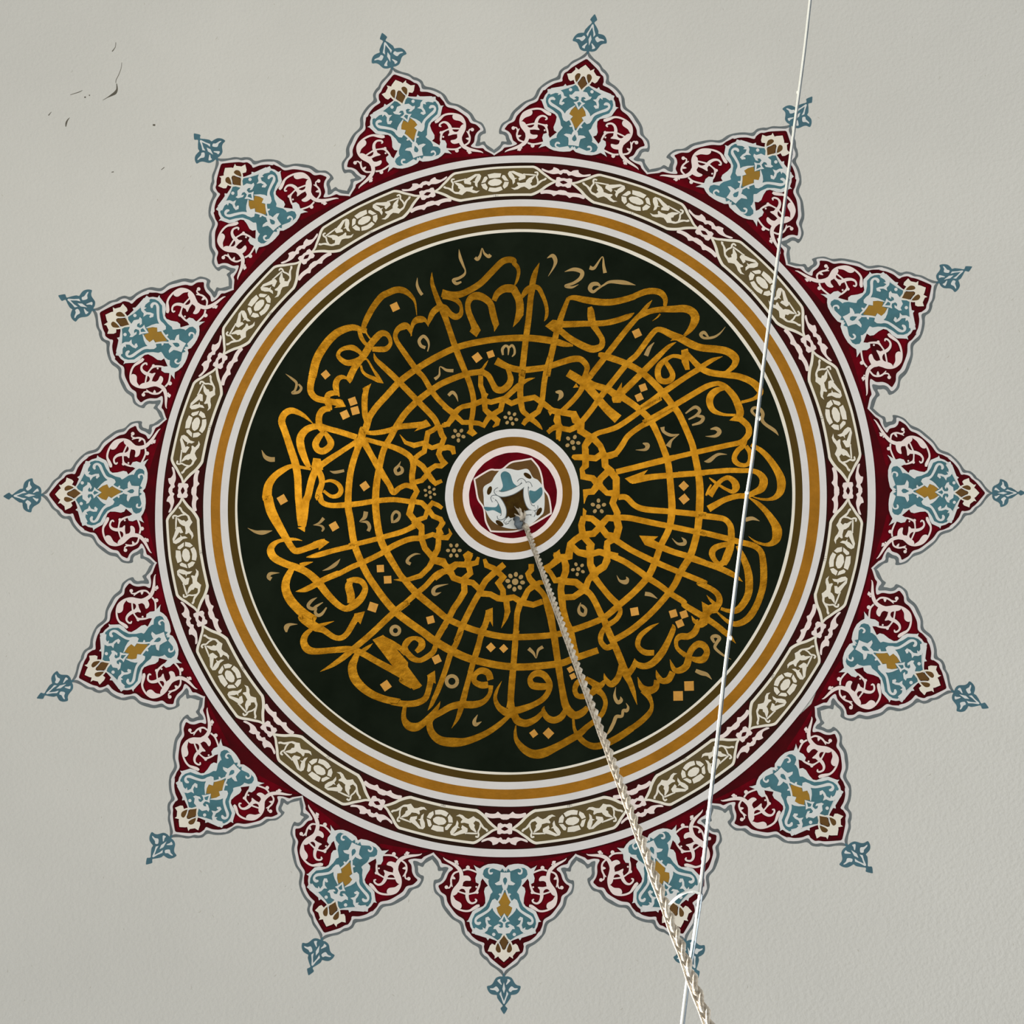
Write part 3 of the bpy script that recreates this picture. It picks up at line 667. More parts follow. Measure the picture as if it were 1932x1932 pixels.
# L smooth brush stroke, P filled gold shape, K lattice strand, C tan mark, R tan ring, D dot
TEXT = '''
L S 1081.6,652.8,3 1064,649.5,11 1040.4,643.5,13 1000,638.6,12.5 953.9,639.2,12 905,645.5,12 861.6,656.4,12 822,675,12 785.8,697,12 753.9,721,12 728.8,748,12 709,770,12 694.7,791.3,12
L S 689,828,14 676,845,12 661.6,892.5,12 657,949.4,13 661.6,982,13 668.5,1025.5,13 683.3,1064.3,13 703.8,1101,13 744.8,1153.1,14 799.4,1194,14 817.6,1208,15 851.3,1227.9,15 895.3,1246,14 969,1258.9,13.5 1050.6,1253.4,13 1083,1243,12.5 1128.5,1227.5,12
L S 1129,670,6 1140,672,12 1182.6,687,12 1213.6,705,12 1248.6,739,13 1270.1,766.7,12.5 1283,785,12 1303.3,831,12 1309.8,854.2,12.5 1317.5,891.8,13 1320.8,924.1,14 1320.1,960,14.5 1318.8,978.8,14 1315,1007.3,13 1303.3,1047.4,13.5 1285.3,1078,13 1269,1110,12 1231.9,1153.8,11.5 1191.5,1188.8,11.5 1159.2,1208,11.5
L S 936,681.5,15 952,690,12.5 965.3,695.2,12 986.9,698.6,12 1015,696,11.5 1033.6,692.9,11 1060,684,11.5 1082.9,677.8,12 1097.2,679.5,11.5 1107.5,691.6,10.5 1106,703,9 1101,714,8
L I2 600,660,40 640,730,90 720,790,95 790,920,95 850,1010,110 950,1020,110 1050,940,110 1085,850,100 1070,760,80 1030,670,60
L S 909.5,702,11 879.9,706.5,11 840,721.3,11.5 817.6,734.4,11.5 789.2,756,12 765.3,779.9,12 748.2,804.8,12 737.9,824.2,11.5 724.3,849.2,11.5 716.3,881.1,12 710.6,915.3,13 708.9,949.4,13.5 711.7,983.6,13.5 717.4,1014.2,13.5 726.5,1036.9,13.5 751.6,1079.1,11.5 760.7,1091.6,11.5 785.8,1119.5,13.5 822.2,1150,12.5 844.8,1167.9,12 877.1,1182.8,12 907,1192.7,12 939.3,1200.2,12 972.8,1202.9,12 1041.1,1199,11.5 1077.1,1190.1,11.5 1116.1,1176.7,11.5 1141.7,1164.6,11.5 1165.9,1144.4,12 1196.9,1117.5,12 1222.4,1089,13 1235.5,1062.6,12.5 1247.6,1029,12 1262.4,998,12.5 1267.8,964.4,14 1266.5,930.7,13 1261.1,876.9,12.5 1253,850,12 1241.9,821.9,11.5 1227.1,793.6,12.5 1205.5,772.1,12 1177.3,752,13 1161.1,745.2,14 1147.7,736,13 1120.7,727,12 1108,718,9
L I3 235,625,110 450,760,115 600,920,110 700,1040,110 800,1150,120 940,1275,140
P I3 305,835 350,770 390,830
L T2 735,575,6 735,680,45 750,780,62 830,1000,80 890,1120,100 960,1320,82 1060,1620,88 1120,1780,90 @I2 340,740,96 420,950,92 470,1180,92 455,1420,85 430,1560,80 430,1680,66
P I2 355,1735 400,1670 470,1670 535,1740 455,1795
L T2 515,1205,8 490,1020,32 430,920,62 330,845,90 220,830,95 100,875,95 0,930,95 @T1 1740,920,90 1650,1080,88 1600,1200,75 1595,1280,60
L T1 1620,1240,50 1635,1310,24 1700,1400,22 1725,1420,18
L T1 1530,1260,60 1560,1370,62 1620,1460,52 1680,1480,60
L T1 1620,1290,50 1500,1235,82 1390,1230,95 1230,1290,112 1100,1400,118 980,1560,124 900,1720,122 850,1932,118 @T5 1000,160,110 975,300,98 985,400,92 1060,480,90 1200,515,88 1330,540,90 1410,560,80 1485,590,10
L I1 470,510,110 600,350,115 700,262,105 790,275,85 842,350,66 848,440,66 780,515,88 680,525,92 550,520,80
L I1 500,480,120 420,610,120 340,700,110 170,750,100 60,715,85 -15,630,68 20,545,62 120,500,75 230,500,92 330,560,70 380,620,60
L I1 400,640,100 320,740,112 240,860,110 160,1035,112
P I1 105,1005 215,1050 180,1092
L T5 1520,195,28 1440,170,62 1375,200,82 1345,270,90 1350,350,82 1395,455,16
L T5 1370,420,40 1310,405,75 1240,425,85 1215,490,85 1240,570,92 1285,650,16
L T5 1265,635,70 1180,640,92 1115,700,92 1095,800,96 1115,900,96 1180,960,80
P T5 1240,500 1400,490 1440,505 1490,605 1320,620 1360,590 1260,560
L I1 362,790,34 385,880,44 450,950,54 580,1010,66 650,1040,72 735,1088,8
L I1 425,690,30 470,700,30 560,850,36 640,970,56 735,1088,8
L I1 578,590,8 610,690,62 720,800,88 870,940,96 1000,1070,98 1310,1390,98 1560,1650,98 1640,1790,92 @I8 1650,130,86 1700,280,84 1745,330,60
L I1 1480,150,8 1440,60,50 1380,30,105 1290,40,110 1220,120,66 1190,310,8
L I1 1205,300,10 1150,165,85 1080,140,122 980,190,92 932,290,76 960,400,80 1080,580,90 1280,860,95 1400,990,85 1520,1190,92 1640,1350,88 1800,1510,86 1900,1600,86 1862,1700,84 1760,1780,75 1700,1780,60
L T2 680,1355,8 705,1260,64 760,1150,90 850,1080,95
L T2 880,880,118 1000,905,104 1130,900,98 1260,850,92 1440,740,92 1600,580,92 1750,430,92 1850,392,92 1925,405,88 @T3 80,290,70 130,350,62 145,430,50 120,540,40 82,620,16
L T2 1080,940,30 1140,1010,44 1165,1110,50 1150,1190,74 1080,1225,90 1000,1180,85 920,1090,88 860,1080,60
L T2 890,935,60 990,950,60 1090,1000,40 1150,1060,36
L T2 1370,1400,110 1330,1300,92 1270,1150,84 1262,1030,80 1310,945,96 1400,920,116 1500,955,106 1590,1040,96 1630,1200,98 1670,1340,92
P T2 1285,1440 1320,1375 1400,1330 1447,1420 1385,1522
P T2 1630,1330 1718,1330 1645,1445
L T2 1640,990,70 1690,885,92 1780,820,110 1860,810,120 1920,820,116 @T3 90,700,110 150,820,112 165,950,112 155,1050,112
P T3 100,1040 222,1035 150,1140 62,1222
L T3 190,790,40 260,690,90 340,640,80 430,650,72 490,750,62 540,880,56 558,1000,50 545,1080,42 518,1135,6
L T3 447,285,6 390,420,70 352,560,88 340,680,88 320,800,86 290,1100,86 250,1400,88 215,1700,90 190,1932,92 @I2 1290,690,105 1260,900,96 1245,1050,100 1260,1250,100 1290,1370,92 1350,1430,80 1410,1490,92 1500,1560,80 1560,1620,60 1615,1680,10
L T3 870,800,58 800,980,76 740,1150,86 695,1310,86 655,1480,88 605,1700,88 560,1932,88 @I2 1745,480,90 1695,650,100 1650,850,92 1625,1050,90 1610,1200,88
L T3 850,820,46 900,795,62 980,795,80 1150,830,98 1400,860,98 1600,840,92 1800,785,88 @T4 0,375,72 120,330,76 230,322,76 310,350,76 357,420,60 352,505,40
L T3 640,1170,90 750,1180,96 1100,1170,86 1400,1160,84 1600,1115,84 1740,1065,76 1832,1010,8
P T3 530,1205 640,1112 800,1130 780,1240 690,1320
L T3 1180,925,60 1195,980,96 1205,1080,110 1230,1180,100 1300,1290,80 1362,1400,78 1345,1500,92 1230,1540,104 1100,1500,104 900,1390,96 740,1260,90
L T4 197,432,4 140,500,44 60,600,58 0,660,60 @T3 1700,1280,80 1480,1560,86 1300,1790,86 1190,1932,84 @I3 560,660,84 470,760,86 400,900,72 270,1050,72 150,1160,64
L T4 20,650,40 90,605,60 180,565,66 300,545,70 450,540,82 590,535,92 680,570,98 720,640,106 700,720,90 650,800,62 585,865,30
L T4 295,598,22 260,640,16 200,685,4
L T4 560,900,90 430,850,84 330,800,72 255,790,62 190,850,66 80,1000,66 0,1105,66 @I3 1080,480,78 900,700,78 780,850,82 680,980,80 560,1150,76 430,1310,78
L T4 520,885,88 680,970,92 800,1010,88 1000,1030,88 1120,1060,92 1205,1130,96 1205,1200,76 1160,1260,60 1100,1305,40
L T4 420,925,4 470,905,30 520,905,30
L I3 1755,195,4 1680,235,45 1600,300,62 1450,450,82 1300,600,88 1050,850,90 930,950,90
P I3 862,862 920,872 992,756 990,870 1050,940 970,1045 870,1045 850,990
P T4 550,1040 630,1018 642,1070 700,1160 640,1150 655,1275 600,1280 555,1180
L T4 600,1180,40 560,1130,52 480,1110,46 420,1120,44 350,1165,60 285,1230,72 265,1310,74 285,1390,74 350,1420,70 425,1395,72 445,1330,66 400,1240,58 350,1170,56
L T4 600,1060,60 680,1150,66 780,1250,76 900,1310,78 1100,1340,76 1250,1360,78 1400,1420,82 1490,1500,92 1505,1570,70 1430,1630,42 1280,1672,34
L T4 1055,1115,4 930,1160,50 830,1220,60 780,1250,60
L T4 1140,1290,40 1080,1315,46 1000,1330,50
L T4 770,1265,70 600,1370,66 350,1540,74 200,1650,70 60,1750,70 @I3 1530,975,80 1280,1130,78 1200,1200,74 950,1370,76 800,1430,72 660,1470,70 560,1530,80
L T4 1010,1440,56 880,1470,66 700,1570,70 500,1690,70 300,1810,74 100,1920,70 @I3 1700,1120,80 1400,1300,82 1250,1380,76 1080,1510,76 1000,1630,80 910,1750,82 810,1800,80
L T4 990,1440,56 1080,1480,70 1190,1600,84 1250,1730,92 1265,1810,92 1230,1890,80
L T4 1080,1515,20 1000,1520,68 920,1580,88 895,1670,84 940,1770,66 1060,1820,36 1210,1828,30
L TC 830,430,80 900,470,90 1010,570,90 1030,670,92 990,745,84 900,815,76 700,860,76 300,950,76 0,1020,72 @I4 1400,130,88 1000,230,82 690,305,78
P TC 742,493 830,420 930,470 900,515
L TC 985,775,50 950,860,66 870,930,76 820,1020,76 830,1090,80 900,1140,66 1000,1140,60 1060,1060,92 1040,950,72 985,870,66
L TC 1060,850,50 1200,930,74 1330,1060,90 1450,1240,108 1500,1380,128 1490,1520,112 1420,1610,76 1320,1645,44 1200,1640,32 1080,1605,10
L TC 0,1280,78 300,1260,78 700,1225,76 900,1225,72 1090,1232,70 1190,1280,90 1245,1370,120 1215,1480,116 1120,1540,86 1000,1590,78 850,1600,80 680,1650,82 550,1720,92 440,1785,104
L I4 1932,320,74 1500,350,78 1200,375,85 1000,410,95 900,430,90
P I4 810,397 1135,275 1075,350 960,470 885,462
L TC 455,1590,100 560,1440,72 640,1360,62 730,1330,70 815,1390,96 840,1470,112 795,1530,66 720,1510,46 600,1440,38 520,1385,40 450,1330,14
L TC 480,1430,24 440,1500,30 405,1590,30
L TB 1030,0,14 1150,75,62 1280,200,84 1400,370,116 1440,480,144 1430,590,128 1370,660,84 1270,682,46 1130,640,32 1022,560,4
L I4 720,660,78 830,665,80 950,775,80 1100,830,84 1460,862,80 1932,910,84 @TB 300,255,90 550,285,86 680,315,80 755,400,86 772,500,98 770,620,100 755,730,112 700,880,118 660,970,84
L TB 760,680,76 640,690,78 530,735,92 492,810,92 525,900,72 600,965,70 690,920,112
L I4 640,950,80 860,950,82 1200,1020,82 1500,1080,78 1932,1170,78 @TB 330,500,82 700,590,84 880,640,84 1100,700,84 1205,790,86 1238,950,98 1245,1150,102 1225,1330,98 1150,1550,98 1050,1720,102 950,1805,94 850,1840,82 780,1828,70 690,1780,50 565,1665,24
L TB 860,700,50 935,850,84 1005,1030,104 1032,1200,114 1020,1400,108 940,1555,102 850,1640,92 740,1650,60 620,1615,46
L TB 150,870,84 250,905,86 560,1010,86 750,1095,84 850,1155,62 940,1225,4
L I4 1130,1290,96 1280,1345,90 1500,1430,84 1700,1490,84 1932,1580,84
P I4 1013,1198 1280,1210 1218,1260 1300,1305 1250,1390 1090,1330
L I4 680,1260,86 900,1400,82 1200,1550,84 1500,1680,78 1932,1860,76 @TB 300,1240,78 480,1330,78 575,1410,84 600,1510,92 550,1590,96 440,1640,92 390,1610,30
P TB 343,1513 425,1570 500,1545 610,1600 560,1680 440,1690 360,1650
L TB 412,1418,4 470,1490,40 535,1550,54
L I4 600,1470,84 800,1560,84 1000,1690,88 1120,1780,92
L I5 1460,470,86 1600,560,82 1760,680,80 1932,790,80 @TA 870,100,86 1100,240,92 1300,370,84 1450,490,82 1530,560,60 1612,655,4
L TA 1330,120,90 1250,160,110 1180,220,120 1150,310,130 1110,370,110 1050,370,80
P TA 1113,42 1215,100 1310,90 1345,170 1220,215 1240,290 1190,385 1090,428 1055,400 1050,330 1105,300 1130,200
L TA 1060,340,80 1010,330,60 965,250,4
L TA 1060,380,80 1010,490,100 920,550,94 800,555,92 742,620,62 762,730,58 880,830,74
L TA 910,870,90 970,740,90 1060,665,98 1150,690,96 1190,780,86 1140,880,104 1050,895,90 960,870,60
L TA 925,860,100 890,980,104 800,1045,96 720,1040,72 680,970,50 650,885,4
L TA 690,1070,90 630,1180,96 540,1200,84 480,1140,70 448,1040,4
L TA 460,1190,80 440,1300,96 340,1340,112 240,1290,84 180,1145,6
L TA 270,1330,120 350,1440,76 388,1560,52 350,1670,76 220,1800,86 90,1895,82 @T9 1800,1425,92 1600,1560,98 1400,1660,98 1250,1690,98 1130,1650,84 1030,1560,80 960,1440,48 942,1290,36
L TA 490,357,4 370,420,50 230,530,74 182,640,76 200,720,72 290,785,84 420,790,80
L TA 690,375,14 700,440,74 640,590,84 540,780,104 410,930,104 290,985,92 180,960,80 130,875,6
L TA 150,930,40 130,990,66 70,1070,84 10,1130,100
L I5 670,430,96 800,600,84 920,740,90 1040,850,90
L I5 540,620,100 620,680,88 690,790,86 770,960,92 820,1050,94 860,1160,96 940,1340,96 1010,1510,88 1080,1680,92 1160,1830,90
L I5 1045,870,50 1040,950,66 980,1040,70 860,1110,74 820,1050,50
L I5 830,1140,60 775,1250,72 775,1350,72 850,1430,80 940,1400,84
L T9 1560,240,90 1640,440,96 1700,620,110 1770,760,84 1820,900,66 1872,1085,4
L T9 1640,480,60 1600,680,92 1500,785,94 1420,720,66 1390,625,6
L T9 1400,740,50 1320,810,96 1200,750,90 1120,700,70
L T9 1730,640,90 1800,560,80 1838,408,6
L T9 1270,850,120 1370,940,76 1412,1060,66 1370,1200,72 1280,1300,74 1140,1410,82 1030,1510,98 900,1590,104 700,1700,108 500,1790,134 350,1800,124 220,1730,106 120,1610,70 95,1500,44 105,1385,16
L T9 1130,720,80 1010,760,84 965,860,74 1000,950,74 1100,960,84 1230,900,92 1270,830,110
L T9 120,0,76 90,200,76 70,500,86 50,700,92 30,1000,94 50,1200,110
L I6 1530,610,95 1640,720,82 1710,850,86 1770,1050,92 1810,1300,86 1855,1600,82 1910,1932,84 @T9 720,500,92 770,800,92 825,1080,110 900,1200,120 980,1240,112 1080,1195,100 1150,1120,70
L T9 840,1140,70 770,1260,92 660,1310,98 560,1270,90 505,1170,60 520,1105,8
L T9 510,1180,60 400,1290,84 250,1355,108 130,1310,106 50,1190,100
L T9 580,815,90 460,820,104 350,800,104 312,720,76 360,645,84 450,625,100 535,670,96 597,780,86 580,890,80 500,1000,82 350,1090,84 150,1160,104 0,1180,104
L T8 1810,0,72 1785,300,76 1770,600,86 1740,1000,86 1720,1210,110
L T8 1600,815,4 1525,960,44 1505,1080,58 1560,1200,84 1680,1280,116 1800,1300,116
L T8 1770,1280,110 1830,1400,110 1932,1440,90
L T8 1710,1320,60 1550,1460,78 1350,1590,88 1100,1690,104 900,1710,134 700,1680,124 580,1570,104 545,1430,92 590,1340,92 700,1280,88 850,1195,96 1000,1160,104 1200,1160,104 1340,1110,80 1425,1000,60 1440,880,70
L T8 1400,870,96 1300,875,96 1200,820,80 1215,720,74 1300,665,96 1400,700,100 1435,800,96
L T8 1370,0,80 1310,90,84 1250,350,82 1180,560,78 1100,850,78 1040,1080,88 1000,1230,78 950,1370,52 868,1505,4
L I6 590,880,90 450,1160,96 370,1360,84 330,1450,80 @T8 1000,100,80 930,280,82 860,400,84 780,650,78 690,900,78 610,1080,66 570,1170,50 520,1245,6
L T8 705,1112,4 650,1220,60 560,1330,84 430,1450,100 330,1490,126 230,1460,116 170,1350,74 185,1190,56
L T8 570,760,100 545,900,84 490,1060,86 380,1130,92 250,1150,92 100,1140,88 -10,1120,86 @T7 1800,1510,100 1600,1470,104 1400,1390,112 1250,1280,124 1150,1150,134 1120,1000,126 1160,880,96 1200,800,70
P T8 510,733 625,662 637,858 590,830 540,860
L T6 1580,1360,40 1700,1350,86 1800,1380,84 1850,1480,84 1790,1620,104 1680,1720,114 1570,1770,88 1450,1710,92 1300,1560,104 1150,1370,114 1000,1240,104 850,1170,104 700,1120,104 540,1040,114 475,950,114 490,860,92 580,790,56 700,765,50 820,758,38 932,778,4
L T6 1640,1690,100 1640,1580,116 1610,1440,110 1640,1370,70
L T6 1088,1088,4 980,1115,54 900,1140,66
L T6 780,1190,80 705,1340,110 690,1480,124 750,1630,134 870,1770,134 1000,1880,144 1080,1932,144 @T7 400,270,144 560,400,134 700,460,92 850,560,78 960,572,78 1050,500,82 1150,330,88 1210,240,100
P T7 1150,220 1305,185 1240,375 1205,335 1130,340
L T7 855,330,4 740,365,40 640,400,64
L T7 545,430,50 440,530,84 412,640,104 470,740,114 600,770,92 850,750,88 1080,740,94 1250,790,92 1500,930,92 1800,1090,104 1932,1170,108 @T8 150,790,112 300,880,110
L T7 650,1065,4 830,970,60 1000,850,84 1200,680,88 1400,510,88 1730,200,92 1932,50,88 @I7 980,1500,88 1250,1260,90 1430,1110,86 1600,930,90 1740,860,100
L T7 1418,653,4 1340,715,50 1260,770,60
P T7 1415,600 1570,530 1640,590 1932,930 1932,1260 1690,960
P T8 -20,310 100,430 300,700 437,885 400,915 312,948 170,790 60,660 -20,560
L T7 1570,575,60 1700,650,78 1850,745,74 @T8 140,360,76 200,420,70
L T8 640,280,70 600,390,80 510,465,78 400,515,72 280,470,92 185,340,86 225,240,92 320,190,60 420,230,92 430,310,100 350,390,60
L T8 785,0,74 705,110,72 620,260,72
L T5 980,1515,34 860,1490,44 700,1470,60 560,1535,88 440,1630,100 360,1760,122 340,1932,142 @T6 430,150,140 480,350,144 600,580,124 700,750,104 780,880,94 850,930,92 1000,890,88 1180,820,104 1270,795,90
P T6 1090,795 1240,755 1327,800 1173,918 1168,870
L I7 1250,110,100 1150,165,86 1000,225,90 780,285,84 640,325,82 400,385,80 180,440,84 @T6 1700,850,78 1400,920,74 1150,990,74 990,1020,8
L I7 1400,325,90 1250,320,90 1100,355,92 900,445,96 740,545,90 600,620,88 400,715,88 200,800,86 0,905,86 @T6 1450,1260,88 1250,1345,84 1150,1405,84 980,1490,74 835,1520,6
L T5 1018,855,4 900,750,50 800,690,74 690,660,92 595,710,98 555,820,104 600,960,98 680,1200,104 750,1420,110 785,1600,108 795,1800,104 800,1932,104 @T6 890,250,110 905,420,112 925,560,110
L T5 1080,1390,110 1050,1510,104 990,1680,104 940,1900,104 @T6 985,200,106 950,420,126 930,570,110
P T6 862,590 975,560 970,655
P T5 1015,1350 1122,1362 1142,1440 1160,1520 1050,1565 985,1490
L T5 1090,1530,80 1130,1620,90 1140,1720,84 1100,1850,92 1085,1932,92 @T6 1180,120,98 1225,220,78 1350,265,74 1560,258,82 1750,240,78 1932,210,76 @I8 600,1370,88 800,1350,86 950,1350,84 1180,1380,84
L T5 1170,1700,30 1270,1682,46 1370,1725,62 1420,1810,72 1385,1890,72 1280,1910,52 1165,1830,42
L T5 1110,1470,90 1250,1370,84 1450,1240,74 1620,1130,74 1730,1060,100
L T5 960,1490,60 905,1390,90 840,1210,112 828,1060,114 900,950,104 1000,900,92 1120,890,84 1250,930,82 1400,970,84 1650,1050,84
L T5 1165,975,60 1090,1060,92 1048,1150,98 1080,1230,92 1160,1250,98 1250,1190,98 1270,1120,98 1220,1030,74 1175,975,56
L I1 465,1150,80 425,1330,100 430,1600,96 470,1740,114 410,1900,116 @I8 400,180,120 360,360,130 300,500,110
P I1 390,1170 535,1090 480,1230 400,1240
L I1 500,1640,110 480,1720,110 450,1800,110
L I8 380,330,110 440,440,110 540,620,100 650,810,112 740,960,104 830,1100,92 900,1225,96 1000,1155,84 1110,1110,84 1220,1140,84
L I8 440,235,60 560,242,76 700,228,84 860,190,86 1000,140,92 1200,120,96 1400,100,100
P I8 1330,75 1445,18 1525,125 1245,218 1310,155
L I8 440,345,70 600,392,78 750,432,84 900,480,90 1050,545,98 1180,640,94 1230,760,100 1210,950,98 1220,1120,92
K I8 1003,265,6 1100,400,60 1240,450,86 1440,400,80
K I8 1660,120,80 1560,195,80 1470,240,86 1440,400,86 1410,550,86 1330,600,80 1260,660,84
K I8 1660,120,88 1700,260,86 1740,330,84 1690,460,88 1650,590,88 1700,690,90 1745,740,92 1690,790,84 1600,785,80 1500,850,86 1445,950,92 1370,1030,80 1250,1060,80
K I8 1440,440,86 1540,490,74 1690,440,80
K I8 1700,500,86 1800,480,92 1880,500,92 1905,595,66
K I8 1240,690,92 1380,790,92 1460,900,92 1540,1020,92 1600,1080,74 1705,1035,60
K I8 1225,1100,92 1290,1210,86 1225,1330,92 1200,1450,102 1165,1580,102 1260,1700,104 1370,1790,88 1375,1960,88
K I8 1200,1370,88 1370,1400,84 1470,1500,92 1560,1620,84 1680,1670,84 1720,1740,72 1650,1830,84 1710,1930,60
K I8 1480,1480,84 1425,1640,74 1290,1690,84
K I8 1480,1480,80 1545,1400,74 1640,1440,74 1708,1490,60
K I7 1240,20,120 1370,170,92 1360,300,98 1420,480,98 1540,620,100 1560,680,100 1490,800,92 1350,940,86 1150,1000,72 1050,1010,60 905,1005,4
K I7 1390,310,74 1550,255,78 1650,290,92 1645,420,92 1620,540,86 1560,640,92
K I7 1640,300,84 1790,310,84 1850,240,50 1818,150,6
K I7 1640,290,76 1655,170,80 1700,70,70 1760,60,40
K I7 1570,670,104 1730,695,90 1780,800,92 1840,850,92 1932,770,84
K I7 1760,840,100 1840,890,92 1900,970,80 1960,1010,70
K I6 60,0,80 50,60,84 -10,140,84
K I6 -10,230,88 130,270,88 220,345,92 320,285,84 480,290,92 545,130,90
P I6 430,140 510,78 590,125 530,180 560,235 480,260
K I6 490,250,90 560,280,84 640,260,74 668,175,40
K I6 230,360,98 120,410,84 0,500,84
K I6 220,350,104 290,490,94 430,540,94 580,565,88 660,640,88 730,730,92 850,740,86 960,800,92 1080,810,104 1200,785,86 1330,865,96 1500,900,88 1640,850,88
K I6 520,310,94 545,420,84 430,520,88
K I6 450,560,92 455,700,96 380,830,92 290,960,92 230,1080,92 130,1250,92 50,1390,90 -20,1500,90
K I6 680,700,96 780,530,92 900,420,96 1060,285,92
K I6 758,205,50 790,300,80 900,345,84 960,400,92 1045,480,84 970,570,88 1040,680,84 1045,800,92
K I6 690,710,92 640,790,92 590,880,92
K I6 1090,840,92 1110,1000,88 1080,1110,60 1015,1255,4
K I6 1300,880,96 1255,1030,88 1240,1250,78 1230,1500,82 1205,1800,82 1195,1932,82
K I6 1340,840,92 1420,680,82 1530,600,104 1445,500,88 1420,430,80 1470,370,84 1470,280,84
K I6 1540,590,82 1600,560,70 1680,560,60
K I6 835,1000,104 790,1150,92 700,1400,84 620,1650,78 540,1932,78
P I6 775,985 885,942 888,1232 845,1150 790,1190
K I5 150,90,90 180,190,104 70,280,84 -20,330,84
K I5 180,180,110 330,150,92 345,0,92
K I5 250,170,80 280,280,100 280,360,96 240,480,96 130,490,74 60,370,64 -10,330,60
P I5 100,130 195,50 200,180 130,220
K I5 230,470,96 210,620,92 225,740,104 240,880,92 290,1070,88 350,1190,88 400,1450,92 440,1590,88
K I5 240,500,96 420,515,96 540,610,104
K I5 210,730,84 390,720,84 540,620,92
K I5 550,620,94 600,480,84 680,400,104 620,270,84 620,120,92 605,0,84
K I5 680,380,96 820,280,84 870,150,92 855,0,92
K I5 620,120,92 450,90,84 360,0,84
K I5 620,120,88 760,90,88 870,120,92 1010,150,84
K I5 -5,740,90 60,1000,88 115,1250,98 165,1600,92 215,1932,88
K I4 70,85,40 110,100,78 230,100,88 400,115,84 480,60,88 560,85,92 700,45,88
K I4 260,-20,88 260,100,92 262,220,88 200,280,60
K I4 205,255,60 225,370,84 360,395,88 440,480,104 360,580,88 260,590,84 250,670,40 240,750,10
K I4 535,90,84 540,220,84 600,275,96 470,400,92 440,480,96
K I4 590,270,104 690,400,98 690,610,98 560,600,74 440,480,92
K I4 690,600,98 640,740,88 705,880,92 690,960,92 570,950,84 470,1060,98 350,960,88 240,945,84
P I4 225,808 275,850 260,920 290,960 215,960
K I4 690,940,104 725,1080,104 690,1220,104 560,1190,92 460,1060,92
K I4 470,1070,92 370,1170,92 220,1190,94 202,1050,92 235,930,84
K I4 230,1180,94 120,1250,88 40,1320,84 0,1440,90 60,1380,80
K I4 660,1240,104 565,1300,84 555,1450,92 565,1550,88 520,1640,84 390,1720,98 330,1600,88 325,1480,92 340,1330,92 240,1220,92
K I4 330,1480,86 170,1440,84 60,1350,84
K I4 320,1470,88 440,1425,84 560,1460,92 640,1470,84
K I3 -10,1150,84 150,1180,84 310,1205,92 340,1290,100 420,1330,100 415,1440,98 560,1530,94
P I3 280,1160 350,1160 415,1285 300,1260
K I3 95,1190,78 75,1290,84 120,1380,88 105,1480,78 100,1560,60
K I3 -20,1420,60 80,1390,70 260,1425,78 380,1370,84
K I3 555,1530,114 475,1650,88 480,1780,88 480,1950,88
K I3 580,1530,98 690,1650,84 745,1790,92 755,1950,84
K I2 -20,1290,90 150,1420,104 230,1335,84 290,1300,78 450,1270,92 630,1200,94 760,1225,88 960,1170,90 1100,1245,88 1240,1190,94 1480,1145,88 1600,1225,98 1780,1360,84 1940,1390,84
K I2 160,1410,92 50,1590,84 -20,1595,74
K I2 160,1440,94 290,1560,78 420,1560,84 560,1575,78 640,1610,74 700,1510,84 770,1430,104
K I2 650,1210,92 665,1350,88 760,1440,104 870,1530,94 860,1590,70 790,1640,20
K I2 590,780,78 590,950,84 640,1080,88 655,1210,92
P I2 640,1050 718,1090 690,1150 640,1150
L I2 628,665,40 670,600,36 714,530,4
L I2 960,1190,88 1080,1080,88 1220,950,92 1320,880,64 1400,845,44 1490,822,4
K I2 955,1200,92 920,1350,88 780,1435,92
K I2 1605,1240,92 1545,1380,88 1420,1465,98 1330,1540,84 1290,1600,70
K I2 1860,1420,92 1885,1600,88 1880,1790,80 1900,1870,20
K I2 1860,1620,84 1790,1650,80 1700,1730,70
P I2 1700,1370 1790,1390 1740,1450
C T2 523,655,4 520,760,38 555,850,46 595,905,44
C T2 1130,240,4 1148,360,44 1190,470,34 1222,550,20 1205,610,36 1130,660,42 1050,690,46 1090,740,46 1165,715,24
C T2 1365,360,44 1400,385,50 1440,330,36 1466,225,10 1500,300,32 1560,345,50 1590,320,50
C T2 640,1675,46 575,1645,46 550,1570,46 610,1508,46 670,1560,40 692,1640,24 672,1730,16
C I2 960,445,30 950,350,48 1000,292,42 1050,325,38 1045,445,14
C I2 1060,322,32 1110,285,42 1148,340,36 1150,420,36 1108,472,16
C I1 1585,1020,56 1660,950,36 1672,815,14 1780,870,46 1895,880,56
C I2 55,1115,50 120,1062,54 180,1115,42 215,1215,6
C I2 1835,1062,24 1905,1075,54 1905,1130,44 1868,1195,6
C T3 560,215,6 640,180,56 682,250,58 660,340,32 576,480,4
C T3 815,412,4 950,378,52 1065,415,62 1050,500,52 950,575,42 830,620,40 920,640,32 1018,598,4
C T3 1180,350,60 1250,355,42 1365,195,14 1385,330,40 1405,430,54
C T3 1340,630,22 1290,590,52 1215,600,62 1185,660,62 1230,705,44 1300,660,32 1380,610,26 1480,560,42 1680,570,62 1850,608,4
C T4 130,1095,50 160,1020,46 218,945,4
C T4 880,880,20 830,825,40 788,850,40 830,892,30 940,882,30 1020,835,20 1088,755,4
C TC 105,392,20 240,300,46 312,350,46 260,420,38 148,480,20
C TC 270,425,32 360,450,50 325,520,46 200,562,24
C TC 468,622,14 550,612,54 600,660,62 540,720,46 395,726,4
C TC 378,1092,8 450,1080,60 540,1010,46 605,985,36 710,990,4
C TC 1130,430,30 1072,360,42 1105,310,42 1190,330,52 1232,400,52 1220,480,52 1270,550,46 1400,640,46 1462,715,4
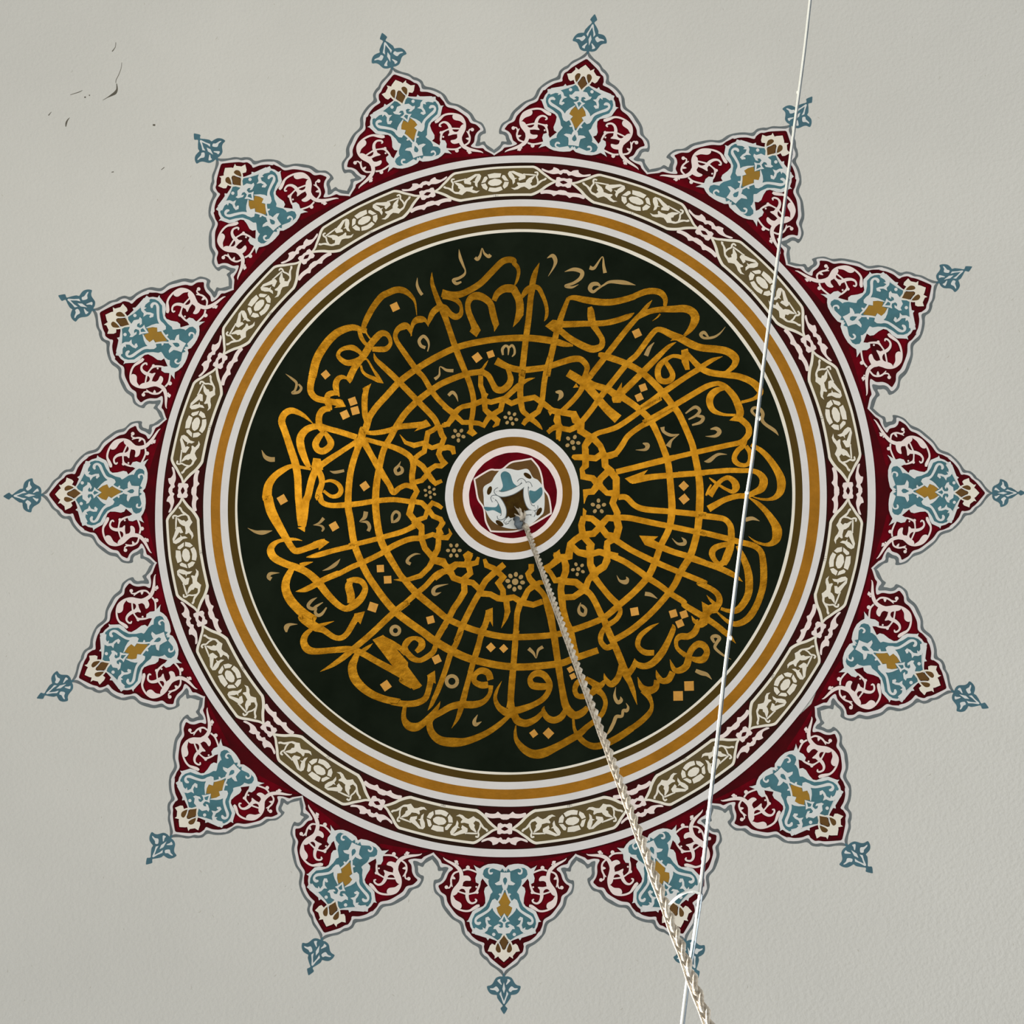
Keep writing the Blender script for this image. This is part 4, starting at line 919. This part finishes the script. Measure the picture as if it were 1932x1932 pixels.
C I3 60,892,14 130,892,48 150,950,42 92,1018,4
C I3 1330,385,64 1370,290,46 1448,200,4
C I3 1560,1385,62 1580,1450,42 1680,1500,42 1795,1485,8
C I3 1795,1485,8 1690,1570,32 1640,1660,80
C I3 1285,1612,14 1350,1640,66 1320,1700,42 1185,1706,4
C I4 1472,1235,4 1550,1310,32 1640,1312,54 1650,1270,46 1605,1222,4
C I4 698,1755,4 740,1830,32 820,1850,66 848,1810,44 830,1775,6
C I5 1390,675,56 1470,690,52 1565,745,4
C I5 490,800,8 462,890,38 480,950,48 540,970,48 560,900,42 520,850,38 478,830,16
C TA 1300,645,30 1265,570,52 1320,545,50 1372,580,52 1330,650,46 1310,720,42 1420,820,32 1545,888,4
C TA 1025,1050,50 1110,1085,66 1190,1110,52 1262,1180,4
C TB 980,320,60 1080,300,52 1185,338,4
C T9 290,265,54 360,330,40 402,405,6 430,290,38 500,240,48
C T9 1562,825,4 1545,960,42 1590,1050,52 1640,1020,54 1630,965,4
C T9 1710,1060,4 1742,1120,32 1720,1170,52 1670,1170,42 1650,1250,42 1570,1260,52 1530,1350,52 1480,1450,46 1422,1535,4
C T8 1248,1305,4 1200,1400,52 1220,1450,58 1305,1408,6
C T7 693,55,10 600,110,38 550,150,48 490,130,48 480,90,48 530,30,42 605,-15,6
C T7 745,130,20 680,220,42 620,245,48 580,200,42 600,140,24
C T7 160,490,24 160,420,74 210,380,44 322,375,4
C T6 136,595,4 250,650,42 360,660,64 495,633,6
C T6 1092,552,4 1180,520,32 1245,450,50
C T6 1092,552,4 1200,560,27 1240,600,38 1218,645,20
C T6 1860,355,66 1840,440,58 1768,502,4 @I8 460,1720,50 505,1800,56 480,1870,54
C T6 1485,1045,4 1420,1120,52 1330,1180,42 1226,1218,4
C T6 480,1340,60 440,1310,54 470,1260,48 600,1248,4
C T5 612,125,4 700,190,32 770,260,38 750,360,32 712,402,40 800,390,42 840,330,38 800,275,24
C T5 263,1235,4 310,1330,52 380,1370,70 455,1372,66
C T5 1255,1540,4 1330,1560,42 1465,1535,40
C I8 1022,712,4 980,790,42 930,850,54 960,920,54 1040,890,54 1042,830,48 1000,790,16
C I8 885,1735,40 880,1620,42 930,1550,48 990,1570,48 1000,1630,44 960,1690,54 890,1725,30
C I7 1185,745,50 1140,720,56 1130,690,52 1170,630,42 1260,580,32 1350,580,4
C I7 1692,1213,4 1590,1245,60 1560,1190,66 1620,1120,48 1810,1076,4
R T8 50,80,60,46
R T8 872,820,78,52
R T7 1745,465,62,44
D T2 195,1080,80,20
D I2 530,485,92,8
D I2 755,430,78,25
D T3 1870,1310,80,20
D I3 1290,832,70,25
D I3 1235,967,70,20
D T5 1195,135,72,5
D T5 1590,525,78,25
D T5 1625,660,80,30
D T5 1475,720,80,20
D T5 1765,1760,78,10
D T6 640,180,85,15
D T6 1395,570,80,15
D T7 1420,125,90,-27
D T7 1610,1270,88,10
D T8 650,500,80,20
D T8 1440,325,72,2
D T8 1627,342,66,2
D I7 685,820,84,42
D I7 805,1005,88,42
D I7 1515,1670,86,30
D T9 365,1505,66,8
D T9 580,1500,84,0
D T9 900,570,56,15
D T9 935,670,56,20
D TA 135,190,82,35
D TA 700,220,76,28
D TA 855,232,74,25
D TA 795,365,74,22
D TA 930,1275,98,43
D TA 770,1420,98,44
D TC 80,1450,76,0
D TC 85,1640,82,5
'''
def cpts(tokens):
    t = None; out = []; k = 1.0
    for w in tokens:
        if w[0] == '@' or w in TILES:
            t = TILES[w.lstrip('@')]; continue
        q = [float(x) for x in w.split(',')]
        out.append((t[0] + q[0] / t[2], t[1] + q[1] / t[2]) + tuple(x / t[2] for x in q[2:]))
    return out
cnt = 0
for ln in TEXT.strip().split('\n'):
    tk = ln.split(); kind = tk[0]; h = 13.6 + (cnt % 40) * 0.06; cnt += 1
    p = Paint()
    if kind in 'LK':
        q = cpts(tk[1:])
        if kind == 'K': polyribbon(p, q, h)
        else: ribbon(p, spline(q, False, 1.5), h)
        p.build('letter_stroke' if kind == 'L' else 'lattice_strand', M['gold'], disc)
    elif kind == 'P':
        fill(p, cpts(tk[1:]), h); p.build('letter_stroke', M['gold'], disc)
    elif kind == 'C':
        ribbon(p, spline(cpts(tk[1:]), False, 1.2), h); p.build('vowel_mark', M['mark'], disc)
    elif kind == 'R':
        (t, q) = TILES[tk[1]], [float(x) for x in tk[2].split(',')]
        x, y, r, w = t[0] + q[0] / t[2], t[1] + q[1] / t[2], q[2] / t[2], q[3] / t[2]
        ribbon(p, np.array([(x + r * math.cos(a), y + r * math.sin(a), w) for a in np.linspace(0, 2 * math.pi, 40)]), h)
        p.build('vowel_mark', M['mark'], disc)
    elif kind == 'D':
        (t, q) = TILES[tk[1]], [float(x) for x in tk[2].split(',')]
        x, y, r, a0 = t[0] + q[0] / t[2], t[1] + q[1] / t[2], q[2] / t[2], math.radians(q[3])
        fill(p, [(x + r * math.cos(a0 + k * math.pi / 2), y + r * math.sin(a0 + k * math.pi / 2)) for k in range(4)], h)
        p.build('diamond_dot', M['dot'], disc)
for x, y, n, r, a0, br in ((964.1,790.2,6,10.5,.2,3.9),(865,821.5,5,10,.3,4.2),(1080.4,835.3,5,11,.1,4.4),(1129.2,956.3,5,11,-.3,4.4),
                     (1091.2,1074.4,5,10,.5,3.9),(972.2,1098.3,8,14,.1,4.9),(856.6,1039.3,6,11,0,4.1),(811.4,929.5,6,9.5,.4,3.4)):
    p = Paint(); blob(p, x, y, br * (1.25 if n == 8 else 1.0), None, 15); p.build('flower_heart', M['mark'], disc)
    for k in range(n):
        a = a0 + 2 * math.pi * k / n; p = Paint()
        blob(p, x + r * math.cos(a), y + r * math.sin(a), br * 0.95, br * 0.78, 15, a)
        p.build('flower_petal', M['mark'], disc)
# ---------------------------------------------------------------- cords
def at_height(px, py, z):
    v = ray(px, py); P = v * (z / v[2]); P[2] += CAMZ
    return P
def tube(name, pts, rad, m, parent, sides=8, loc=None):
    pts = [np.array(p, float) for p in pts]; n = len(pts)
    rad = rad if hasattr(rad, '__len__') else [rad] * n
    V = []; Fc = []
    T = [pts[min(i + 1, n - 1)] - pts[max(i - 1, 0)] for i in range(n)]
    ref = np.array([0.31, 0.87, 0.12]); ref /= np.linalg.norm(ref)
    for i in range(n):
        t = T[i] / max(np.linalg.norm(T[i]), 1e-9)
        a = np.cross(t, ref); a /= np.linalg.norm(a); b = np.cross(t, a)
        for k in range(sides):
            q = 2 * math.pi * k / sides
            V.append(pts[i] + rad[i] * (math.cos(q) * a + math.sin(q) * b))
    for i in range(n - 1):
        for k in range(sides):
            k2 = (k + 1) % sides
            Fc.append((i * sides + k, i * sides + k2, (i + 1) * sides + k2, (i + 1) * sides + k))
    Fc.append(tuple(range(sides))[::-1]); Fc.append(tuple((n - 1) * sides + k for k in range(sides)))
    V = np.array(V) - (np.array(parent.location) if parent is not None else 0)
    return link_mesh(name, V, Fc, m, parent, True)

top = dome(np.array(996.0), np.array(1003.0), 0.012)
bot = at_height(1352.0, 1972.0, 2.75)
ax = bot - top; LEN = np.linalg.norm(ax); ax /= LEN
sideways = np.cross(ax, np.array([0, 0, 1.0])); sideways /= np.linalg.norm(sideways)
third = np.cross(ax, sideways)
rope = empty('hanging_rope', Vector(top))
tag(rope, 'thick braided cream rope tied at the centre of the medallion and slanting down', 'rope')
rng = random.Random(3)
N = int(LEN / 0.006)
def strand(ph, off, r, amp, pitch, name='strand'):
    pts = []; rr = []
    for i in range(N + 1):
        s = LEN * i / N
        th = 2 * math.pi * s / pitch + ph
        c = top + ax * s + sideways * (off + amp * math.cos(th)) + third * amp * math.sin(th)
        pts.append(c); rr.append(r * (1 + 0.14 * math.sin(s * 31 + ph * 3) + 0.08 * math.sin(s * 97 + ph)))
    return tube(name, pts, rr, M['cord'], rope, 7)
SGN = -1 if (sideways @ np.array([1.0, 0, 0])) > 0 else 1
for k in range(2): strand(math.pi * k, -SGN * 0.0022, 0.0046, 0.0044, 0.115)
strand(0.0, SGN * 0.0086, 0.0024, 0.0005, 0.21, 'thin_strand')
# loose fibres standing off the braid
V = []; Fc = []
for i in range(420):
    s = LEN * rng.random(); th = 6.283 * rng.random()
    d = sideways * math.cos(th) + third * math.sin(th)
    a = top + ax * s + d * 0.005; b = a + d * (0.004 + 0.004 * rng.random()) + ax * (rng.random() - 0.5) * 0.02
    w = ax * 0.0006; n0 = len(V)
    V += [a - w, a + w, b]; Fc.append((n0, n0 + 1, n0 + 2))
fz = link_mesh('fibre_fuzz', np.array(V) - np.array(rope.location), Fc, M['cord'], rope); fz['kind'] = 'stuff'
# frayed end and its grey tape at the crown
def D(x, y, o): return dome(np.array(float(x)), np.array(float(y)), o)
tube('rope_tail', [D(997, 1004, .014), D(991, 994, .022), D(987, 983, .026), D(985, 973, .022), D(980, 966, .016), D(972, 955, .008)],
     [.010, .013, .012, .009, .006, .004], M['cord'], rope, 9)
tube('frayed_end', [D(988, 985, .026), D(984, 974, .03), D(983, 964, .026), D(981, 961, .022)], [.006, .006, .004, .002], M['cord'], rope, 7)
tube('frayed_end', [D(986, 982, .026), D(978, 977, .03), D(972, 972, .02)], [.005, .0045, .002], M['cord'], rope, 7)
tube('frayed_end', [D(990, 980, .026), D(992, 974, .032), D(990, 966, .02)], [.005, .005, .002], M['cord'], rope, 7)
tp = tube('tape', [D(979, 977, .012), D(977, 982, .02), D(979, 990, .022), D(982, 997, .012)], [.012, .018, .019, .013], M['knot'], rope, 9)
tp['label'] = 'grey tape knot'
tube('hook', [D(970, 950, -.01), D(972, 954, .008), D(977, 961, .014), D(983, 968, .016)], [.005, .005, .0045, .004], M['eye'], rope, 8)

def rope_at(px, py):
    """point of the rope's axis nearest to the sight line through a pixel"""
    v = ray(px, py); v = v / np.linalg.norm(v); o = np.array([0, 0, CAMZ])
    w0 = top - o; b = ax @ v; d = ax @ w0; e = v @ w0
    s = (b * e - d) / (1 - b * b)
    return top + ax * s
tie = rope_at(1256.0, 1712.0)
ZT = tie[2] - CAMZ
wpix = [(1529, -14, 3.75), (1518, 85, 3.72), (1507, 170, 3.7), (1497, 245, 3.66), (1484, 345, 3.62), (1473, 432, 3.6), (1464.5, 500, 3.57), (1444, 652, 3.5), (1434, 735, 3.47),
        (1419, 862, 3.4), (1406.5, 945, 3.38), (1391, 1068, 3.33), (1376, 1190, 3.3), (1365, 1278, 3.26), (1354, 1380, 3.22), (1342, 1480, 3.18), (1330, 1590, ZT + .03), (1319.5, 1686, ZT)]
wp = [at_height(*q) for q in wpix]
wire = empty('white_wire', Vector(wp[-1]))
tag(wire, 'thin bright white wire running from the top right edge to the bottom edge', 'wire')
cs = spline([tuple(p) for p in wp], False, 0.02)
def shifted(pts, d): return [np.array(p) + d for p in pts]
tube('bright_strand', cs, 0.0026, M['wire'], wire, 8)
tube('thin_strand', shifted(cs, np.array([0.0042, 0.001, 0.0008])), 0.0013, M['knot'], wire, 6)
low = [at_height(1319.5, 1686, ZT), at_height(1313.5, 1730, ZT + .10), at_height(1306, 1783, ZT + .16), at_height(1296, 1845, ZT + .17), at_height(1283.5, 1945, ZT + .17)]
lc = spline([tuple(p) for p in low], False, 0.02)
lw = tube('lower_strand', lc, 0.0021, M['wire'], wire, 8)
tube('thin_strand', shifted(lc, np.array([0.0055, 0.0012, 0.001])), 0.0017, M['knot'], wire, 6)
for x, y, z in ((1505.5, 175, 3.7), (1409, 930, 3.385), (1377.5, 1204, 3.295), (1432, 789, 3.45)):
    c = at_height(x, y, z); tube('small_knot', [c + np.array([0, .006 * k, 0]) for k in (-1, -.4, .4, 1)], [.001, .0042, .0042, .001], M['wire'], wire, 8)
ts = [tie - ax * 0.002, at_height(1261, 1709, ZT - .01), at_height(1275, 1695, ZT - .02), at_height(1290, 1685, ZT - .02), at_height(1305, 1681, ZT - .01), at_height(1319.5, 1686, ZT)]
st = tube('tie_string', spline([tuple(p) for p in ts], False, 0.006), 0.0027, M['wire'], None, 8)
tag(st, 'short white string bowed between the thick rope and the thin wire near the bottom', 'string')

# ---------------------------------------------------------------- cracks and flakes in the plaster
QX = lambda s: [(p[0] / 4.368 + 80, p[1] / 4.368 + 80) + ((p[2] / 4.368,) if len(p) > 2 else ()) for p in PP(s)]
for s in ('497,477,3 540,452,7 575,432,18 600,415,24 615,385,14 612,340,6', '655,165,3 648,215,4 630,265,5 608,310,5 606,335,4', '225,620,3 208,640,10 197,665,14 193,695,6',
          '605,0,4 600,40,5 575,75,8', '75,572,3 50,602,9', '330,395,3 300,410,6 230,432,4', '345,452,10 358,452,12', '385,432,9 390,440,9', '910,680,14 930,682,16', '980,1050,5 1005,1030,6', '570,1070,6 588,1066,8'):
    p = Paint(); ribbon(p, spline(QX(s), False, 1.0), 0.8)
    p.build('crack', M['crack'], ceiling)
rp = random.Random(11)
p = Paint(); p2 = Paint()
for i in range(520):
    x, y = rp.uniform(-30, 1960), rp.uniform(-30, 1960)
    if math.hypot(x - 972, y - 945) < 960 and rp.random() < 0.9 and math.hypot(x - 972, y - 945) < 700: continue
    l = rp.uniform(2, 7); a = rp.uniform(0.3, 2.2)
    ribbon((p if rp.random() < .45 else p2), np.array([(x, y, .4), (x + l * math.cos(a) * .5, y + l * math.sin(a) * .5, rp.uniform(.5, 1.3)), (x + l * math.cos(a + .3), y + l * math.sin(a + .3), .3)]), 0.5)
for pp, nm, mm in ((p, 'plaster_scratches', 'stain'), (p2, 'plaster_flecks', 'white')):
    o = pp.build(nm, M[mm], ceiling); o['kind'] = 'stuff'
